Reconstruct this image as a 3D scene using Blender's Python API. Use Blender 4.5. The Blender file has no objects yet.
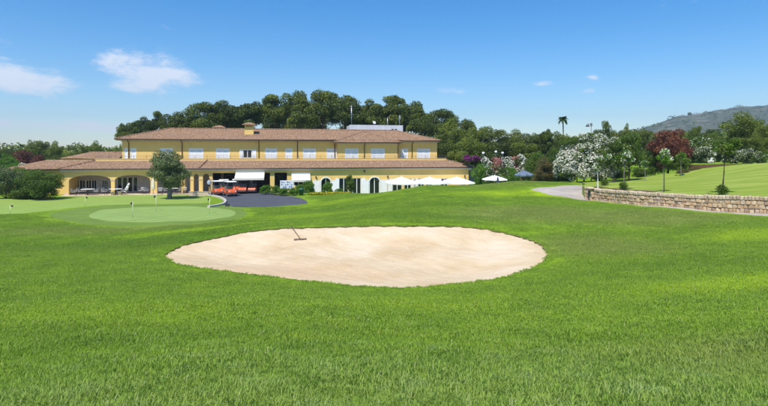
import bpy, bmesh, math, random
import numpy as np
from mathutils import Vector, Matrix
from mathutils.geometry import delaunay_2d_cdt

random.seed(7)
RNG = np.random.default_rng(7)
PI = math.pi
R = math.radians
scene = bpy.context.scene
COL = scene.collection

# ------------------------------------------------------------------ camera
CZ = 5.3                                  # eye height above the clubhouse floor
cam_d = bpy.data.cameras.new("camera")
cam_d.lens = 24.0
cam_d.sensor_width = 36.0
cam_d.shift_y = -48.0 / 768.0             # verticals kept upright, as in the photograph
cam_d.clip_start = 0.05
cam_d.clip_end = 9000.0
cam = bpy.data.objects.new("camera", cam_d)
COL.objects.link(cam)
cam.location = (0, 0, CZ)
cam.rotation_euler = (PI / 2, 0, 0)
scene.camera = cam

# ------------------------------------------------------------------ sun, sky, exposure
SUN_EL = R(58)
SUN_AZ = R(205)                           # compass style, clockwise from +Y
sun_dir = Vector((math.sin(SUN_AZ) * math.cos(SUN_EL), math.cos(SUN_AZ) * math.cos(SUN_EL), math.sin(SUN_EL)))
sd = bpy.data.lights.new("sun", 'SUN')
sd.energy = 4.6
sd.angle = R(0.6)
sd.color = (1.0, 0.955, 0.88)
sun = bpy.data.objects.new("sun", sd)
COL.objects.link(sun)
sun.rotation_euler = sun_dir.to_track_quat('Z', 'Y').to_euler()

world = bpy.data.worlds.new("World")
scene.world = world
world.use_nodes = True
nt = world.node_tree
nt.nodes.clear()
N = nt.nodes.new
L = nt.links.new
out = N('ShaderNodeOutputWorld')
bg = N('ShaderNodeBackground')
bg.inputs['Strength'].default_value = 0.12
sky = N('ShaderNodeTexSky')
sky.sky_type = 'NISHITA'
sky.sun_disc = False
sky.sun_elevation = SUN_EL
sky.sun_rotation = SUN_AZ
sky.altitude = 50.0
sky.air_density = 1.0
sky.dust_density = 0.25
sky.ozone_density = 3.0
hsv = N('ShaderNodeHueSaturation')
hsv.inputs['Hue'].default_value = 0.502
hsv.inputs['Saturation'].default_value = 1.45
hsv.inputs['Value'].default_value = 1.14
L(sky.outputs[0], hsv.inputs['Color'])
tc = N('ShaderNodeTexCoord')
# clouds: fair weather puffs, densities from noise inside soft patches of sky direction
noi = N('ShaderNodeTexNoise')
noi.inputs['Scale'].default_value = 9.0
noi.inputs['Detail'].default_value = 9.0
noi.inputs['Roughness'].default_value = 0.72
noi.inputs['Distortion'].default_value = 0.25
mp = N('ShaderNodeMapping')
mp.inputs['Scale'].default_value = (1.0, 1.0, 2.6)
L(tc.outputs['Generated'], mp.inputs['Vector'])
L(mp.outputs[0], noi.inputs['Vector'])
prev = None
def sky_dir(px, py):
    return Vector(((px - 384) / 512, 1.0, (155 - py) / 512)).normalized()
for (px, py, rx, rz, amp) in [(146, 73, .12, .058, 1.4), (120, 62, .07, .032, 1.15), (165, 75, .07, .035, 1.15), (10, 76, .15, .05, 1.0), (50, 80, .09, .035, .85), (5, 124, .2, .016, .95),
                              (85, 126, .14, .016, 1.0), (541, 84, .032, .010, .95), (453, 91, .05, .012, .75), (594, 77, .026, .010, .75), (588, 91, .026, .010, .95),
                              (618, 85, .02, .006, .5), (0, 42, .05, .012, .5), (760, 100, .06, .008, .12)]:
    d = sky_dir(px, py)
    sub = N('ShaderNodeVectorMath'); sub.operation = 'SUBTRACT'; sub.inputs[1].default_value = d
    L(tc.outputs['Generated'], sub.inputs[0])
    sc = N('ShaderNodeVectorMath'); sc.operation = 'MULTIPLY'; sc.inputs[1].default_value = (1 / rx, 1 / rx, 1 / rz)
    L(sub.outputs[0], sc.inputs[0])
    ln = N('ShaderNodeVectorMath'); ln.operation = 'LENGTH'
    L(sc.outputs[0], ln.inputs[0])
    mr = N('ShaderNodeMapRange'); mr.interpolation_type = 'SMOOTHSTEP'
    mr.inputs['From Min'].default_value = 1.15; mr.inputs['From Max'].default_value = 0.0
    mr.inputs['To Min'].default_value = 0.0; mr.inputs['To Max'].default_value = amp
    L(ln.outputs['Value'], mr.inputs['Value'])
    if prev is None:
        prev = mr.outputs[0]
    else:
        mx = N('ShaderNodeMath'); mx.operation = 'MAXIMUM'
        L(prev, mx.inputs[0]); L(mr.outputs[0], mx.inputs[1]); prev = mx.outputs[0]
# density = smoothstep(noise + mask - 1)
ad = N('ShaderNodeMath'); ad.operation = 'MULTIPLY_ADD'
ncon = N('ShaderNodeMath'); ncon.operation = 'MULTIPLY_ADD'; ncon.inputs[1].default_value = 1.9; ncon.inputs[2].default_value = -.45; L(noi.outputs[0], ncon.inputs[0])
ad.inputs[1].default_value = 0.62; L(prev, ad.inputs[0]); L(ncon.outputs[0], ad.inputs[2])
cr = N('ShaderNodeMapRange'); cr.interpolation_type = 'SMOOTHSTEP'
cr.inputs['From Min'].default_value = 0.74; cr.inputs['From Max'].default_value = 1.28
cr.inputs['To Max'].default_value = 0.82
L(ad.outputs[0], cr.inputs['Value'])
mixc = N('ShaderNodeMixRGB')
mixc.inputs['Color2'].default_value = (6.6, 6.9, 7.5, 1)
L(cr.outputs[0], mixc.inputs['Fac'])
L(hsv.outputs[0], mixc.inputs['Color1'])
L(mixc.outputs[0], bg.inputs['Color'])
L(bg.outputs[0], out.inputs['Surface'])

scene.view_settings.view_transform = 'Standard'
scene.view_settings.look = 'None'
scene.view_settings.gamma = 1.0
scene.view_settings.exposure = 0.3
scene.cycles.volume_bounces = 0
scene.cycles.max_bounces = 7
scene.cycles.transparent_max_bounces = 8
scene.cycles.volume_step_rate = 10.0

# ------------------------------------------------------------------ materials
MATS = {}
class NB:
    """small node helper"""
    def __init__(self, name):
        self.m = bpy.data.materials.new(name)
        self.m.use_nodes = True
        self.t = self.m.node_tree
        self.b = self.t.nodes['Principled BSDF']
        self.o = self.t.nodes['Material Output']
    def n(self, typ, **kw):
        x = self.t.nodes.new(typ)
        for k, v in kw.items():
            if k in x.inputs: x.inputs[k].default_value = v
            else: setattr(x, k, v)
        return x
    def l(self, a, b): self.t.links.new(a, b)
    def ramp(self, fac, stops, interp='LINEAR'):
        r = self.n('ShaderNodeValToRGB')
        r.color_ramp.interpolation = interp
        els = r.color_ramp.elements
        while len(els) < len(stops): els.new(0.5)
        for e, (p, c) in zip(els, stops):
            e.position = p
            e.color = (*c, 1) if len(c) == 3 else c
        self.l(fac, r.inputs[0])
        return r.outputs[0]
    def noise(self, vec, scale, detail=4, rough=0.55, dist=0.0, w=None):
        x = self.n('ShaderNodeTexNoise')
        x.inputs['Scale'].default_value = scale
        x.inputs['Detail'].default_value = detail
        x.inputs['Roughness'].default_value = rough
        x.inputs['Distortion'].default_value = dist
        if vec is not None: self.l(vec, x.inputs['Vector'])
        return x.outputs[0]
    def pos(self): return self.n('ShaderNodeNewGeometry').outputs['Position']
    def obj(self): return self.n('ShaderNodeTexCoord').outputs['Object']
    def mapv(self, vec, scale=(1, 1, 1), rot=(0, 0, 0)):
        x = self.n('ShaderNodeMapping')
        x.inputs['Scale'].default_value = scale; x.inputs['Rotation'].default_value = rot
        self.l(vec, x.inputs['Vector']); return x.outputs[0]
    def mix(self, fac, a, b, mode='MIX'):
        x = self.n('ShaderNodeMixRGB'); x.blend_type = mode
        for s, v in ((x.inputs[0], fac), (x.inputs[1], a), (x.inputs[2], b)):
            if isinstance(v, (int, float)): s.default_value = v
            elif isinstance(v, tuple): s.default_value = (*v, 1)
            else: self.l(v, s)
        return x.outputs[0]
    def math(self, op, a, b=0.0, c=None):
        x = self.n('ShaderNodeMath'); x.operation = op
        for i, v in enumerate((a, b) if c is None else (a, b, c)):
            if isinstance(v, (int, float)): x.inputs[i].default_value = v
            else: self.l(v, x.inputs[i])
        return x.outputs[0]
    def maprange(self, v, a, b, c=0.0, d=1.0, smooth=True):
        x = self.n('ShaderNodeMapRange')
        if smooth: x.interpolation_type = 'SMOOTHSTEP'
        x.inputs['From Min'].default_value = a; x.inputs['From Max'].default_value = b
        x.inputs['To Min'].default_value = c; x.inputs['To Max'].default_value = d
        self.l(v, x.inputs['Value']); return x.outputs[0]
    def bump(self, h, strength=0.3, dist=0.02):
        x = self.n('ShaderNodeBump')
        x.inputs['Strength'].default_value = strength; x.inputs['Distance'].default_value = dist
        self.l(h, x.inputs['Height']); self.l(x.outputs[0], self.b.inputs['Normal'])
    def base(self, c):
        if isinstance(c, tuple): self.b.inputs['Base Color'].default_value = (*c, 1)
        else: self.l(c, self.b.inputs['Base Color'])
    def rough(self, r, spec=None):
        if isinstance(r, (int, float)): self.b.inputs['Roughness'].default_value = r
        else: self.l(r, self.b.inputs['Roughness'])
        if spec is not None: self.b.inputs['Specular IOR Level'].default_value = spec

def plain(name, col, rough=0.6, var=0.12, scale=3.0, metal=0.0, spec=0.5, bump=0.0):
    k = NB(name)
    p = k.obj()
    f = k.noise(p, scale, 5, 0.6)
    d = tuple(c * (1 - var) for c in col); e = tuple(min(1, c * (1 + var)) for c in col)
    k.base(k.ramp(f, [(0.3, d), (0.7, e)]))
    k.rough(rough, spec)
    k.b.inputs['Metallic'].default_value = metal
    if bump: k.bump(k.noise(p, scale * 6, 3), bump, 0.01)
    MATS[name] = k.m
    return k.m

def blob(k, pos, cx, cy, rx, ry, rot=0.0, inner=0.25):
    """1 inside an ellipse on the ground, fading out to 0"""
    s = k.n('ShaderNodeVectorMath'); s.operation = 'SUBTRACT'; s.inputs[1].default_value = (cx, cy, 0); k.l(pos, s.inputs[0])
    v = k.mapv(s.outputs[0], (1, 1, 0), (0, 0, -rot))
    q = k.n('ShaderNodeVectorMath'); q.operation = 'MULTIPLY'; q.inputs[1].default_value = (1 / rx, 1 / ry, 0); k.l(v, q.inputs[0])
    ln = k.n('ShaderNodeVectorMath'); ln.operation = 'LENGTH'; k.l(q.outputs[0], ln.inputs[0])
    return k.maprange(ln.outputs['Value'], 1.0, inner, 0.0, 1.0)

def turf_colour(k):
    """colour of the rough and fairway turf: kinds and condition of grass by place, plus painted light and dark of the slopes"""
    p = k.pos()
    n1 = k.noise(p, 0.16, 3, 0.55)
    n2 = k.noise(p, 1.1, 5, 0.6)
    n3 = k.noise(p, 5.0, 3, 0.6)
    c = k.ramp(n2, [(0.22, (0.14, 0.27, 0.006)), (0.5, (0.235, 0.385, 0.012)), (0.8, (0.36, 0.50, 0.022))])
    # brighter belts: sunlit slopes painted into the turf colour, some lusher grass
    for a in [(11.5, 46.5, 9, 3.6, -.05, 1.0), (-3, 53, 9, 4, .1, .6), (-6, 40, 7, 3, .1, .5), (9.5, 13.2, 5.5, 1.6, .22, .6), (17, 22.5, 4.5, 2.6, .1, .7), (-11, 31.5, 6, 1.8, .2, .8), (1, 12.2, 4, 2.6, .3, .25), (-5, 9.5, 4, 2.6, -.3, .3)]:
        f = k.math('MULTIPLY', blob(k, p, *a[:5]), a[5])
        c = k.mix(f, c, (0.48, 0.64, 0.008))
    # olive, drier turf
    for a in [(9.5, 34, 8, 6.5, -.1, 1.0), (15.5, 30, 7, 5, -.1, .95), (9.5, 22.5, 4, 5, .1, .8), (5.5, 5.4, 5, 2.2, .0, .75), (-19, 34, 12, 3.6, .1, .8), (13, 54, 7, 4, 0, .6), (-1, 4.0, 4, .8, 0, .4)]:
        f = k.math('MULTIPLY', blob(k, p, *a[:5]), a[5])
        f2 = k.math('MULTIPLY', f, k.maprange(n2, 0.2, 0.8, .6, 1.0))
        c = k.mix(f2, c, (0.30, 0.33, 0.085))
    for a in [(-15, 26, 8, 4.5, .1, .6), (-9.5, 27, 4.5, 3, .5, .6), (2, 33, 7, 2.5, 0, .55), (-4, 46, 8, 2.2, .2, .45), (-4, 7.2, 5, 1.6, 0, .3), (10, 17, 5, 1.8, .1, .4), (4, 39, 7, 2, .1, .35)]:  # deeper green: shade on mound sides and left of bunker put into the colour
        f = k.math('MULTIPLY', blob(k, p, *a[:5]), a[5])
        c = k.mix(f, c, (0.10, 0.235, 0.002))
    # scuffed grey green foreground
    f = k.math('MULTIPLY', blob(k, p, 0.3, 3.0, 8, 4.0), k.maprange(n1, 0.3, 0.7, .35, .95))
    c = k.mix(f, c, (0.28, 0.41, 0.065))
    n4 = k.noise(p, 2.3, 4, .65)
    f = k.math('MULTIPLY', blob(k, p, 0, 2.5, 10, 7.0), k.maprange(n4, 0.52, 0.68, 0, .6))
    c = k.mix(f, c, (0.36, 0.48, 0.17))
    f = k.math('MULTIPLY', blob(k, p, 0, 2.5, 12, 9.0), k.maprange(n4, 0.48, 0.34, 0, .5))
    c = k.mix(f, c, (0.10, 0.24, 0.004))
    # mowing direction: soft curved bands
    w = k.n('ShaderNodeTexWave'); w.wave_type = 'BANDS'; w.bands_direction = 'X'
    w.inputs['Scale'].default_value = 0.16; w.inputs['Distortion'].default_value = 4.5; w.inputs['Detail Scale'].default_value = 0.4; w.inputs['Detail'].default_value = 1.0
    k.l(k.mapv(p, (1, 1, 1), (0, 0, R(58))), w.inputs['Vector'])
    wf = k.math('MULTIPLY', k.maprange(w.outputs['Fac'], 0.2, 0.8, 0.0, 1.0), k.maprange(p_y(k, p), 24, 34, 0, .22))
    c = k.mix(wf, c, (0.20, 0.34, 0.03))
    c = k.mix(k.maprange(n3, 0.55, 0.8, 0, .25), c, (0.05, 0.13, 0.006))
    return c

def p_y(k, p):
    s = k.n('ShaderNodeSeparateXYZ'); k.l(p, s.inputs[0]); return s.outputs['Y']

def mat_turf():
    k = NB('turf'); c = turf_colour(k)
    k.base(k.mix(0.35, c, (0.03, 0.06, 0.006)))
    k.rough(0.9, 0.15)
    p = k.pos()
    h = k.math('ADD', k.noise(p, 22, 4, .7), k.math('MULTIPLY', k.noise(p, 3.0, 3, .6), 1.5))
    k.bump(h, 0.5, 0.06)
    MATS['turf'] = k.m
def mat_blade():
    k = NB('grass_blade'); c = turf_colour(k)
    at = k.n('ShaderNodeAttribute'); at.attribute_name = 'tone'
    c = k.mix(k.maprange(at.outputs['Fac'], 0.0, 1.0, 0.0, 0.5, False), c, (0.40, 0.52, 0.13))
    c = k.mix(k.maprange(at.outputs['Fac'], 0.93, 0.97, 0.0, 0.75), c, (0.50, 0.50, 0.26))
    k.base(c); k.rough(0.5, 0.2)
    tr = k.n('ShaderNodeBsdfTranslucent'); k.l(c, tr.inputs['Color'])
    mx = k.n('ShaderNodeMixShader'); mx.inputs[0].default_value = 0.42
    k.l(k.b.outputs[0], mx.inputs[1]); k.l(tr.outputs[0], mx.inputs[2]); k.l(mx.outputs[0], k.o.inputs['Surface'])
    MATS['blade'] = k.m
def mat_green(name, c0, c1, stripe=.0, fringe=None):
    k = NB(name); p = k.pos()
    n = k.noise(p, 0.5, 4, .6)
    c = k.ramp(n, [(0.3, c0), (0.7, c1)])
    w = k.n('ShaderNodeTexWave'); w.inputs['Scale'].default_value = 0.22; w.inputs['Distortion'].default_value = 1.2; w.inputs['Detail Scale'].default_value = 0.5
    k.l(k.mapv(p, (1, 1, 1), (0, 0, R(35))), w.inputs['Vector'])
    c = k.mix(k.math('MULTIPLY', k.maprange(w.outputs['Fac'], .3, .7), stripe), c, tuple(x * 1.25 for x in c1))
    c = k.mix(k.maprange(k.noise(p, 9, 3), .5, .8, 0, .2), c, tuple(x * .7 for x in c0))
    k.base(c); k.rough(.85, .2); k.bump(k.noise(p, 30, 3, .7), .3, .02)
    MATS[name] = k.m
def mat_sand():
    k = NB('sand'); p = k.pos()
    n = k.noise(p, 0.33, 4, .6, .4)
    c = k.ramp(n, [(0.34, (0.68, 0.55, 0.385)), (0.5, (0.625, 0.48, 0.305)), (0.68, (0.53, 0.385, 0.22))])
    g = blob(k, p, -3.2, 19.5, 4.2, 2.8, .1)
    c = k.mix(k.math('MULTIPLY', g, .55), c, (0.62, 0.44, 0.27))
    c = k.mix(k.maprange(k.noise(p, 3, 4, .7), .5, .75, 0, .35), c, (0.72, 0.61, 0.48))
    c = k.mix(k.maprange(k.noise(p, 40, 2, .7), .62, .8, 0, .4), c, (0.42, 0.31, 0.2))
    k.base(c); k.rough(.95, .1)
    w = k.n('ShaderNodeTexWave'); w.inputs['Scale'].default_value = 2.4; w.inputs['Distortion'].default_value = 5.0; w.inputs['Detail'].default_value = 2.0; w.inputs['Detail Scale'].default_value = .35
    k.l(k.mapv(p, (1, 1, 1), (0, 0, R(75))), w.inputs['Vector'])
    h = k.math('ADD', k.math('MULTIPLY', w.outputs['Fac'], .5), k.math('MULTIPLY', k.noise(p, 9, 5, .7), 1.1))
    k.bump(h, 0.55, 0.04)
    MATS['sand'] = k.m
def mat_stucco():
    k = NB('yellow_stucco'); p = k.obj()
    n = k.noise(p, 0.5, 5, .6); n2 = k.noise(k.mapv(p, (1.5, 1.5, .25)), 1.2, 4, .6)
    c = k.ramp(n, [(0.3, (0.78, 0.525, 0.175)), (0.7, (0.84, 0.59, 0.21))])
    c = k.mix(k.maprange(n2, .55, .8, 0, .35), c, (0.55, 0.37, 0.14))
    k.base(c); k.rough(.9, .2); k.bump(k.noise(p, 18, 4), .2, .01)
    MATS['stucco'] = k.m
def mat_tile():
    k = NB('terracotta_tile'); p = k.obj()
    v = k.n('ShaderNodeTexVoronoi'); v.inputs['Scale'].default_value = 5.5; k.l(k.mapv(p, (1.4, .8, .8)), v.inputs['Vector'])
    s = k.n('ShaderNodeSeparateColor'); k.l(v.outputs['Color'], s.inputs[0])
    c = k.ramp(s.outputs[0], [(0, (0.215, 0.12, 0.07)), (.35, (0.26, 0.155, 0.09)), (.65, (0.30, 0.185, 0.11)), (.88, (0.40, 0.26, 0.175)), (1, (0.27, 0.18, 0.135))])
    c = k.mix(k.maprange(k.noise(p, .8, 5, .65), .45, .75, 0, .55), c, (0.24, 0.165, 0.12))
    k.base(c); k.rough(.9, .2); k.bump(k.noise(p, 14, 3), .3, .01)
    MATS['tile'] = k.m
def mat_stone(name, cols):
    k = NB(name)
    g = k.n('ShaderNodeObjectInfo')
    c = k.ramp(g.outputs['Random'], [(i / (len(cols) - 1), q) for i, q in enumerate(cols)])
    p = k.obj()
    c = k.mix(k.maprange(k.noise(p, 9, 5, .7), .4, .75, 0, .55), c, (0.30, 0.24, 0.18))
    k.base(c); k.rough(.92, .2); k.bump(k.noise(p, 22, 5, .7), .5, .02)
    MATS[name] = k.m
def mat_leaf(name, cols, trans=.25, rough=.55, sc=.35):
    """foliage: hue varies leaf by leaf (attribute) and clump by clump (noise)"""
    k = NB(name); p = k.obj()
    at = k.n('ShaderNodeAttribute'); at.attribute_name = 'tone'
    inf = k.n('ShaderNodeObjectInfo')
    f = k.math('ADD', k.math('MULTIPLY', at.outputs['Fac'], .5), k.math('MULTIPLY', k.noise(p, sc, 3, .6), .5))
    f = k.math('ADD', f, k.math('MULTIPLY', k.math('SUBTRACT', inf.outputs['Random'], .5), .16))
    c = k.ramp(f, [(.22 + .56 * i / (len(cols) - 1), q) for i, q in enumerate(cols)])
    k.base(c); k.rough(rough, .3)
    tr = k.n('ShaderNodeBsdfTranslucent'); k.l(c, tr.inputs['Color'])
    mx = k.n('ShaderNodeMixShader'); mx.inputs[0].default_value = trans
    k.l(k.b.outputs[0], mx.inputs[1]); k.l(tr.outputs[0], mx.inputs[2]); k.l(mx.outputs[0], k.o.inputs['Surface'])
    MATS[name] = k.m
def mat_glass():
    k = NB('dark_window_glass'); k.base((0.012, 0.015, 0.017)); k.rough(.06, .6); MATS['glass'] = k.m
def mat_asphalt():
    k = NB('asphalt'); p = k.pos()
    c = k.ramp(k.noise(p, .35, 5, .6), [(.3, (0.060, 0.065, 0.078)), (.7, (0.085, 0.092, 0.108))])
    c = k.mix(k.maprange(k.noise(p, 40, 3, .7), .5, .8, 0, .4), c, (.14, .14, .15))
    k.base(c); k.rough(.85, .3); k.bump(k.noise(p, 60, 3), .3, .01); MATS['asphalt'] = k.m
def mat_bark(name, a, b):
    k = NB(name); p = k.obj()
    k.base(k.ramp(k.noise(k.mapv(p, (5, 5, 1.2)), 3, 5, .65), [(.3, a), (.7, b)])); k.rough(.95, .1)
    k.bump(k.noise(k.mapv(p, (8, 8, 1.5)), 4, 4, .7), .7, .03); MATS[name] = k.m
def mat_hill():
    k = NB('hill'); p = k.pos()
    c = k.ramp(k.noise(p, .035, 6, .75), [(.36, (0.045, 0.062, 0.036)), (.5, (0.085, 0.10, 0.065)), (.60, (0.13, 0.14, 0.095)), (.70, (0.28, 0.265, 0.23))])
    g = k.math('MULTIPLY', blob(k, p, 640, 1130, 120, 140), k.maprange(k.noise(p, .02, 5, .7), .42, .6))
    c = k.mix(g, c, (.30, .28, .245))
    k.base(c); k.rough(1, 0); MATS['hill'] = k.m
mat_turf(); mat_blade(); mat_sand(); mat_stucco(); mat_tile(); mat_glass(); mat_asphalt(); mat_hill()
mat_green('green_near', (0.20, 0.295, 0.068), (0.245, 0.34, 0.09), .35)
mat_green('green_far', (0.21, 0.30, 0.05), (0.255, 0.345, 0.07), .35)
mat_green('green_collar', (0.12, 0.195, 0.025), (0.165, 0.24, 0.04), .1)
def mat_bank():
    k = NB('bank_turf'); p = k.pos()
    n = k.noise(p, .5, 4, .6); n2 = k.noise(k.mapv(p, (.16, .9, .3), (0, 0, R(-12))), 1.0, 4, .6)
    c = k.ramp(n2, [(.25, (.17, .26, .022)), (.48, (.245, .32, .04)), (.62, (.32, .37, .07)), (.85, (.39, .405, .11))])
    c = k.mix(k.maprange(n, .45, .75, 0, .45), c, (.19, .30, .03))
    c = k.mix(k.maprange(k.noise(p, 9, 3), .5, .8, 0, .35), c, (.11, .18, .02))
    k.base(c); k.rough(.9, .15); k.bump(k.noise(p, 20, 4, .75), .6, .05); MATS['bank_turf'] = k.m
mat_bank()
#mat_green('bank_turf', (0.19, 0.265, 0.045), (0.30, 0.345, 0.085), .12)
mat_green('terrace_turf', (0.16, 0.28, 0.02), (0.22, 0.36, 0.035), .1)
mat_stone('field_stone', [(.44, .28, .15), (.57, .41, .24), (.31, .20, .12), (.64, .50, .32), (.50, .31, .16), (.58, .46, .32)])
mat_stone('coping_stone', [(.52, .39, .25), (.60, .49, .34), (.43, .32, .21), (.66, .55, .40), (.55, .42, .28)])
mat_bark('pine_bark', (.10, .065, .045), (.24, .17, .12))
mat_bark('grey_bark', (.13, .115, .095), (.33, .30, .26))
mat_bark('dark_bark', (.05, .04, .03), (.13, .10, .075))
mat_leaf('pine_leaf', [(.022, .042, .008), (.052, .085, .010), (.115, .15, .015), (.23, .26, .03)], .18)
mat_leaf('wood_leaf', [(.04, .07, .010), (.095, .14, .014), (.18, .225, .024), (.27, .31, .045)], .28)
mat_leaf('olive_leaf', [(.05, .08, .022), (.105, .15, .045), (.19, .235, .085), (.30, .33, .16)], .12)
mat_leaf('shrub_leaf', [(.03, .06, .008), (.07, .125, .010), (.125, .20, .018), (.21, .29, .035)], .3)
mat_leaf('bright_leaf', [(.06, .14, .012), (.12, .25, .018), (.21, .37, .03)], .32)
mat_leaf('red_leaf', [(.035, .022, .018), (.10, .032, .022), (.20, .062, .038), (.26, .14, .05)], .2, sc=.6)
mat_leaf('brown_leaf', [(.045, .07, .015), (.10, .10, .025), (.19, .13, .045), (.16, .21, .04)], .2)
mat_leaf('yellow_leaf', [(.25, .26, .02), (.5, .46, .02), (.65, .55, .03)], .25)
mat_leaf('white_flower', [(.66, .66, .50), (.82, .80, .68), (.88, .86, .78)], .3)
mat_leaf('pink_flower', [(.55, .16, .16), (.70, .30, .28), (.8, .45, .42)], .3)
mat_leaf('purple_flower', [(.16, .02, .14), (.30, .04, .24), (.42, .07, .33)], .3)
mat_leaf('palm_leaf', [(.03, .07, .015), (.06, .12, .03), (.12, .17, .05)], .15)
plain('white_paint', (.80, .81, .82), .5, .05)
plain('shutter_white', (.90, .88, .86), .5, .05)
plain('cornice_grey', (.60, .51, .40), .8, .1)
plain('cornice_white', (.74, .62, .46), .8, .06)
plain('gutter_brown', (.10, .055, .035), .55, .2)
plain('veranda_wall', (.55, .50, .50), .9, .15, 2.0)
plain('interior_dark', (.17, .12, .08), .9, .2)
plain('pot_stone', (.55, .52, .48), .9, .2)
plain('rail_iron', (.10, .09, .085), .5, .1)
plain('canvas_white', (.86, .86, .85), .8, .03)
plain('canvas_cream', (.80, .72, .58), .85, .05)
plain('awning_cream', (.74, .68, .56), .85, .04)
plain('canvas_navy', (.03, .045, .085), .8, .15)
plain('canvas_black', (.02, .02, .022), .8, .1)
plain('canvas_slate', (.12, .16, .22), .8, .1)
plain('steel', (.55, .55, .55), .35, .05, metal=.8)
plain('dark_metal', (.06, .06, .065), .45, .1)
plain('cart_orange', (.62, .11, .035), .28, .05)
plain('cart_roof', (.78, .78, .76), .5, .05)
plain('cart_seat', (.22, .19, .155), .6, .08)
plain('rubber', (.02, .02, .02), .85, .1)
plain('wicker', (.36, .34, .33), .85, .2, 20)
plain('table_top', (.72, .69, .64), .6, .08)
plain('skin', (.50, .30, .21), .6, .05)
plain('hair', (.05, .03, .02), .7, .1)
plain('shirt_blue', (.52, .66, .82), .85, .06)
plain('trousers_dark', (.03, .035, .045), .9, .1)
plain('pin_cream', (.80, .78, .66), .5, .05)
plain('rake_wood', (.16, .11, .075), .7, .2)
plain('bin_green', (.015, .10, .055), .5, .1)
plain('concrete', (.52, .48, .43), .9, .15, 2.0, bump=.2)
plain('path_concrete', (.40, .345, .29), .9, .2, .5, bump=.2)
plain('curb_light', (.50, .45, .38), .9, .15, 2.0)
plain('plaster_beige', (.58, .46, .33), .9, .12, 1.5)
plain('lip_soil_shade', (.085, .085, .03), 1.0, .4, 3.0)  # soil and turf lip, darkened: shade of the undercut put into its colour
plain('soil', (.12, .065, .035), 1.0, .35, 3.0, bump=.6)
plain('mortar', (.20, .155, .12), 1.0, .3, 4.0)
plain('lamp_globe', (.85, .85, .82), .3, .02)
plain('plant_box', (.62, .62, .66), .7, .08, 1.0)
plain('stake_teal', (.05, .10, .10), .7, .1)
plain('notice_white', (.74, .77, .80), .6, .03)
plain('notice_blue', (.16, .22, .34), .6, .1)
plain('red_plastic', (.45, .05, .03), .5, .1)
MATS['glass'].name = 'dark_window_glass'

# ------------------------------------------------------------------ object helpers
def tag(o, label=None, cat=None, group=None, kind=None):
    if label: o['label'] = label
    if cat: o['category'] = cat
    if group: o['group'] = group
    if kind: o['kind'] = kind
    return o
def thing(name, label, cat, loc=(0, 0, 0), rz=0.0, group=None):
    o = bpy.data.objects.new(name, None)
    o.empty_display_size = .3
    COL.objects.link(o)
    o.location = loc; o.rotation_euler = (0, 0, rz)
    return tag(o, label, cat, group)
def copy_tree(o, parent=None):
    c = o.copy(); COL.objects.link(c)
    if parent is not None: c.parent = parent
    for ch in o.children: copy_tree(ch, c)
    return c
def mesh_np(name, V, F, mats, parent=None, smooth=False, attr=None, midx=None):
    """fast mesh from numpy arrays; F is (n,3) or (n,4)"""
    me = bpy.data.meshes.new(name)
    V = np.asarray(V, dtype=np.float32); F = np.asarray(F, dtype=np.int32)
    n, k = F.shape
    me.vertices.add(len(V)); me.vertices.foreach_set('co', V.ravel())
    me.loops.add(n * k); me.loops.foreach_set('vertex_index', F.ravel())
    me.polygons.add(n)
    me.polygons.foreach_set('loop_start', np.arange(0, n * k, k, dtype=np.int32))
    me.polygons.foreach_set('loop_total', np.full(n, k, dtype=np.int32))
    if smooth: me.polygons.foreach_set('use_smooth', np.ones(n, dtype=bool))
    if midx is not None: me.polygons.foreach_set('material_index', np.asarray(midx, dtype=np.int32))
    me.update(calc_edges=True)
    if attr is not None:
        a = me.attributes.new('tone', 'FLOAT', 'POINT'); a.data.foreach_set('value', np.asarray(attr, dtype=np.float32))
    for m in (mats if isinstance(mats, (list, tuple)) else [mats]):
        me.materials.append(MATS[m] if isinstance(m, str) else m)
    o = bpy.data.objects.new(name, me); COL.objects.link(o)
    if parent is not None: o.parent = parent
    return o

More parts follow.
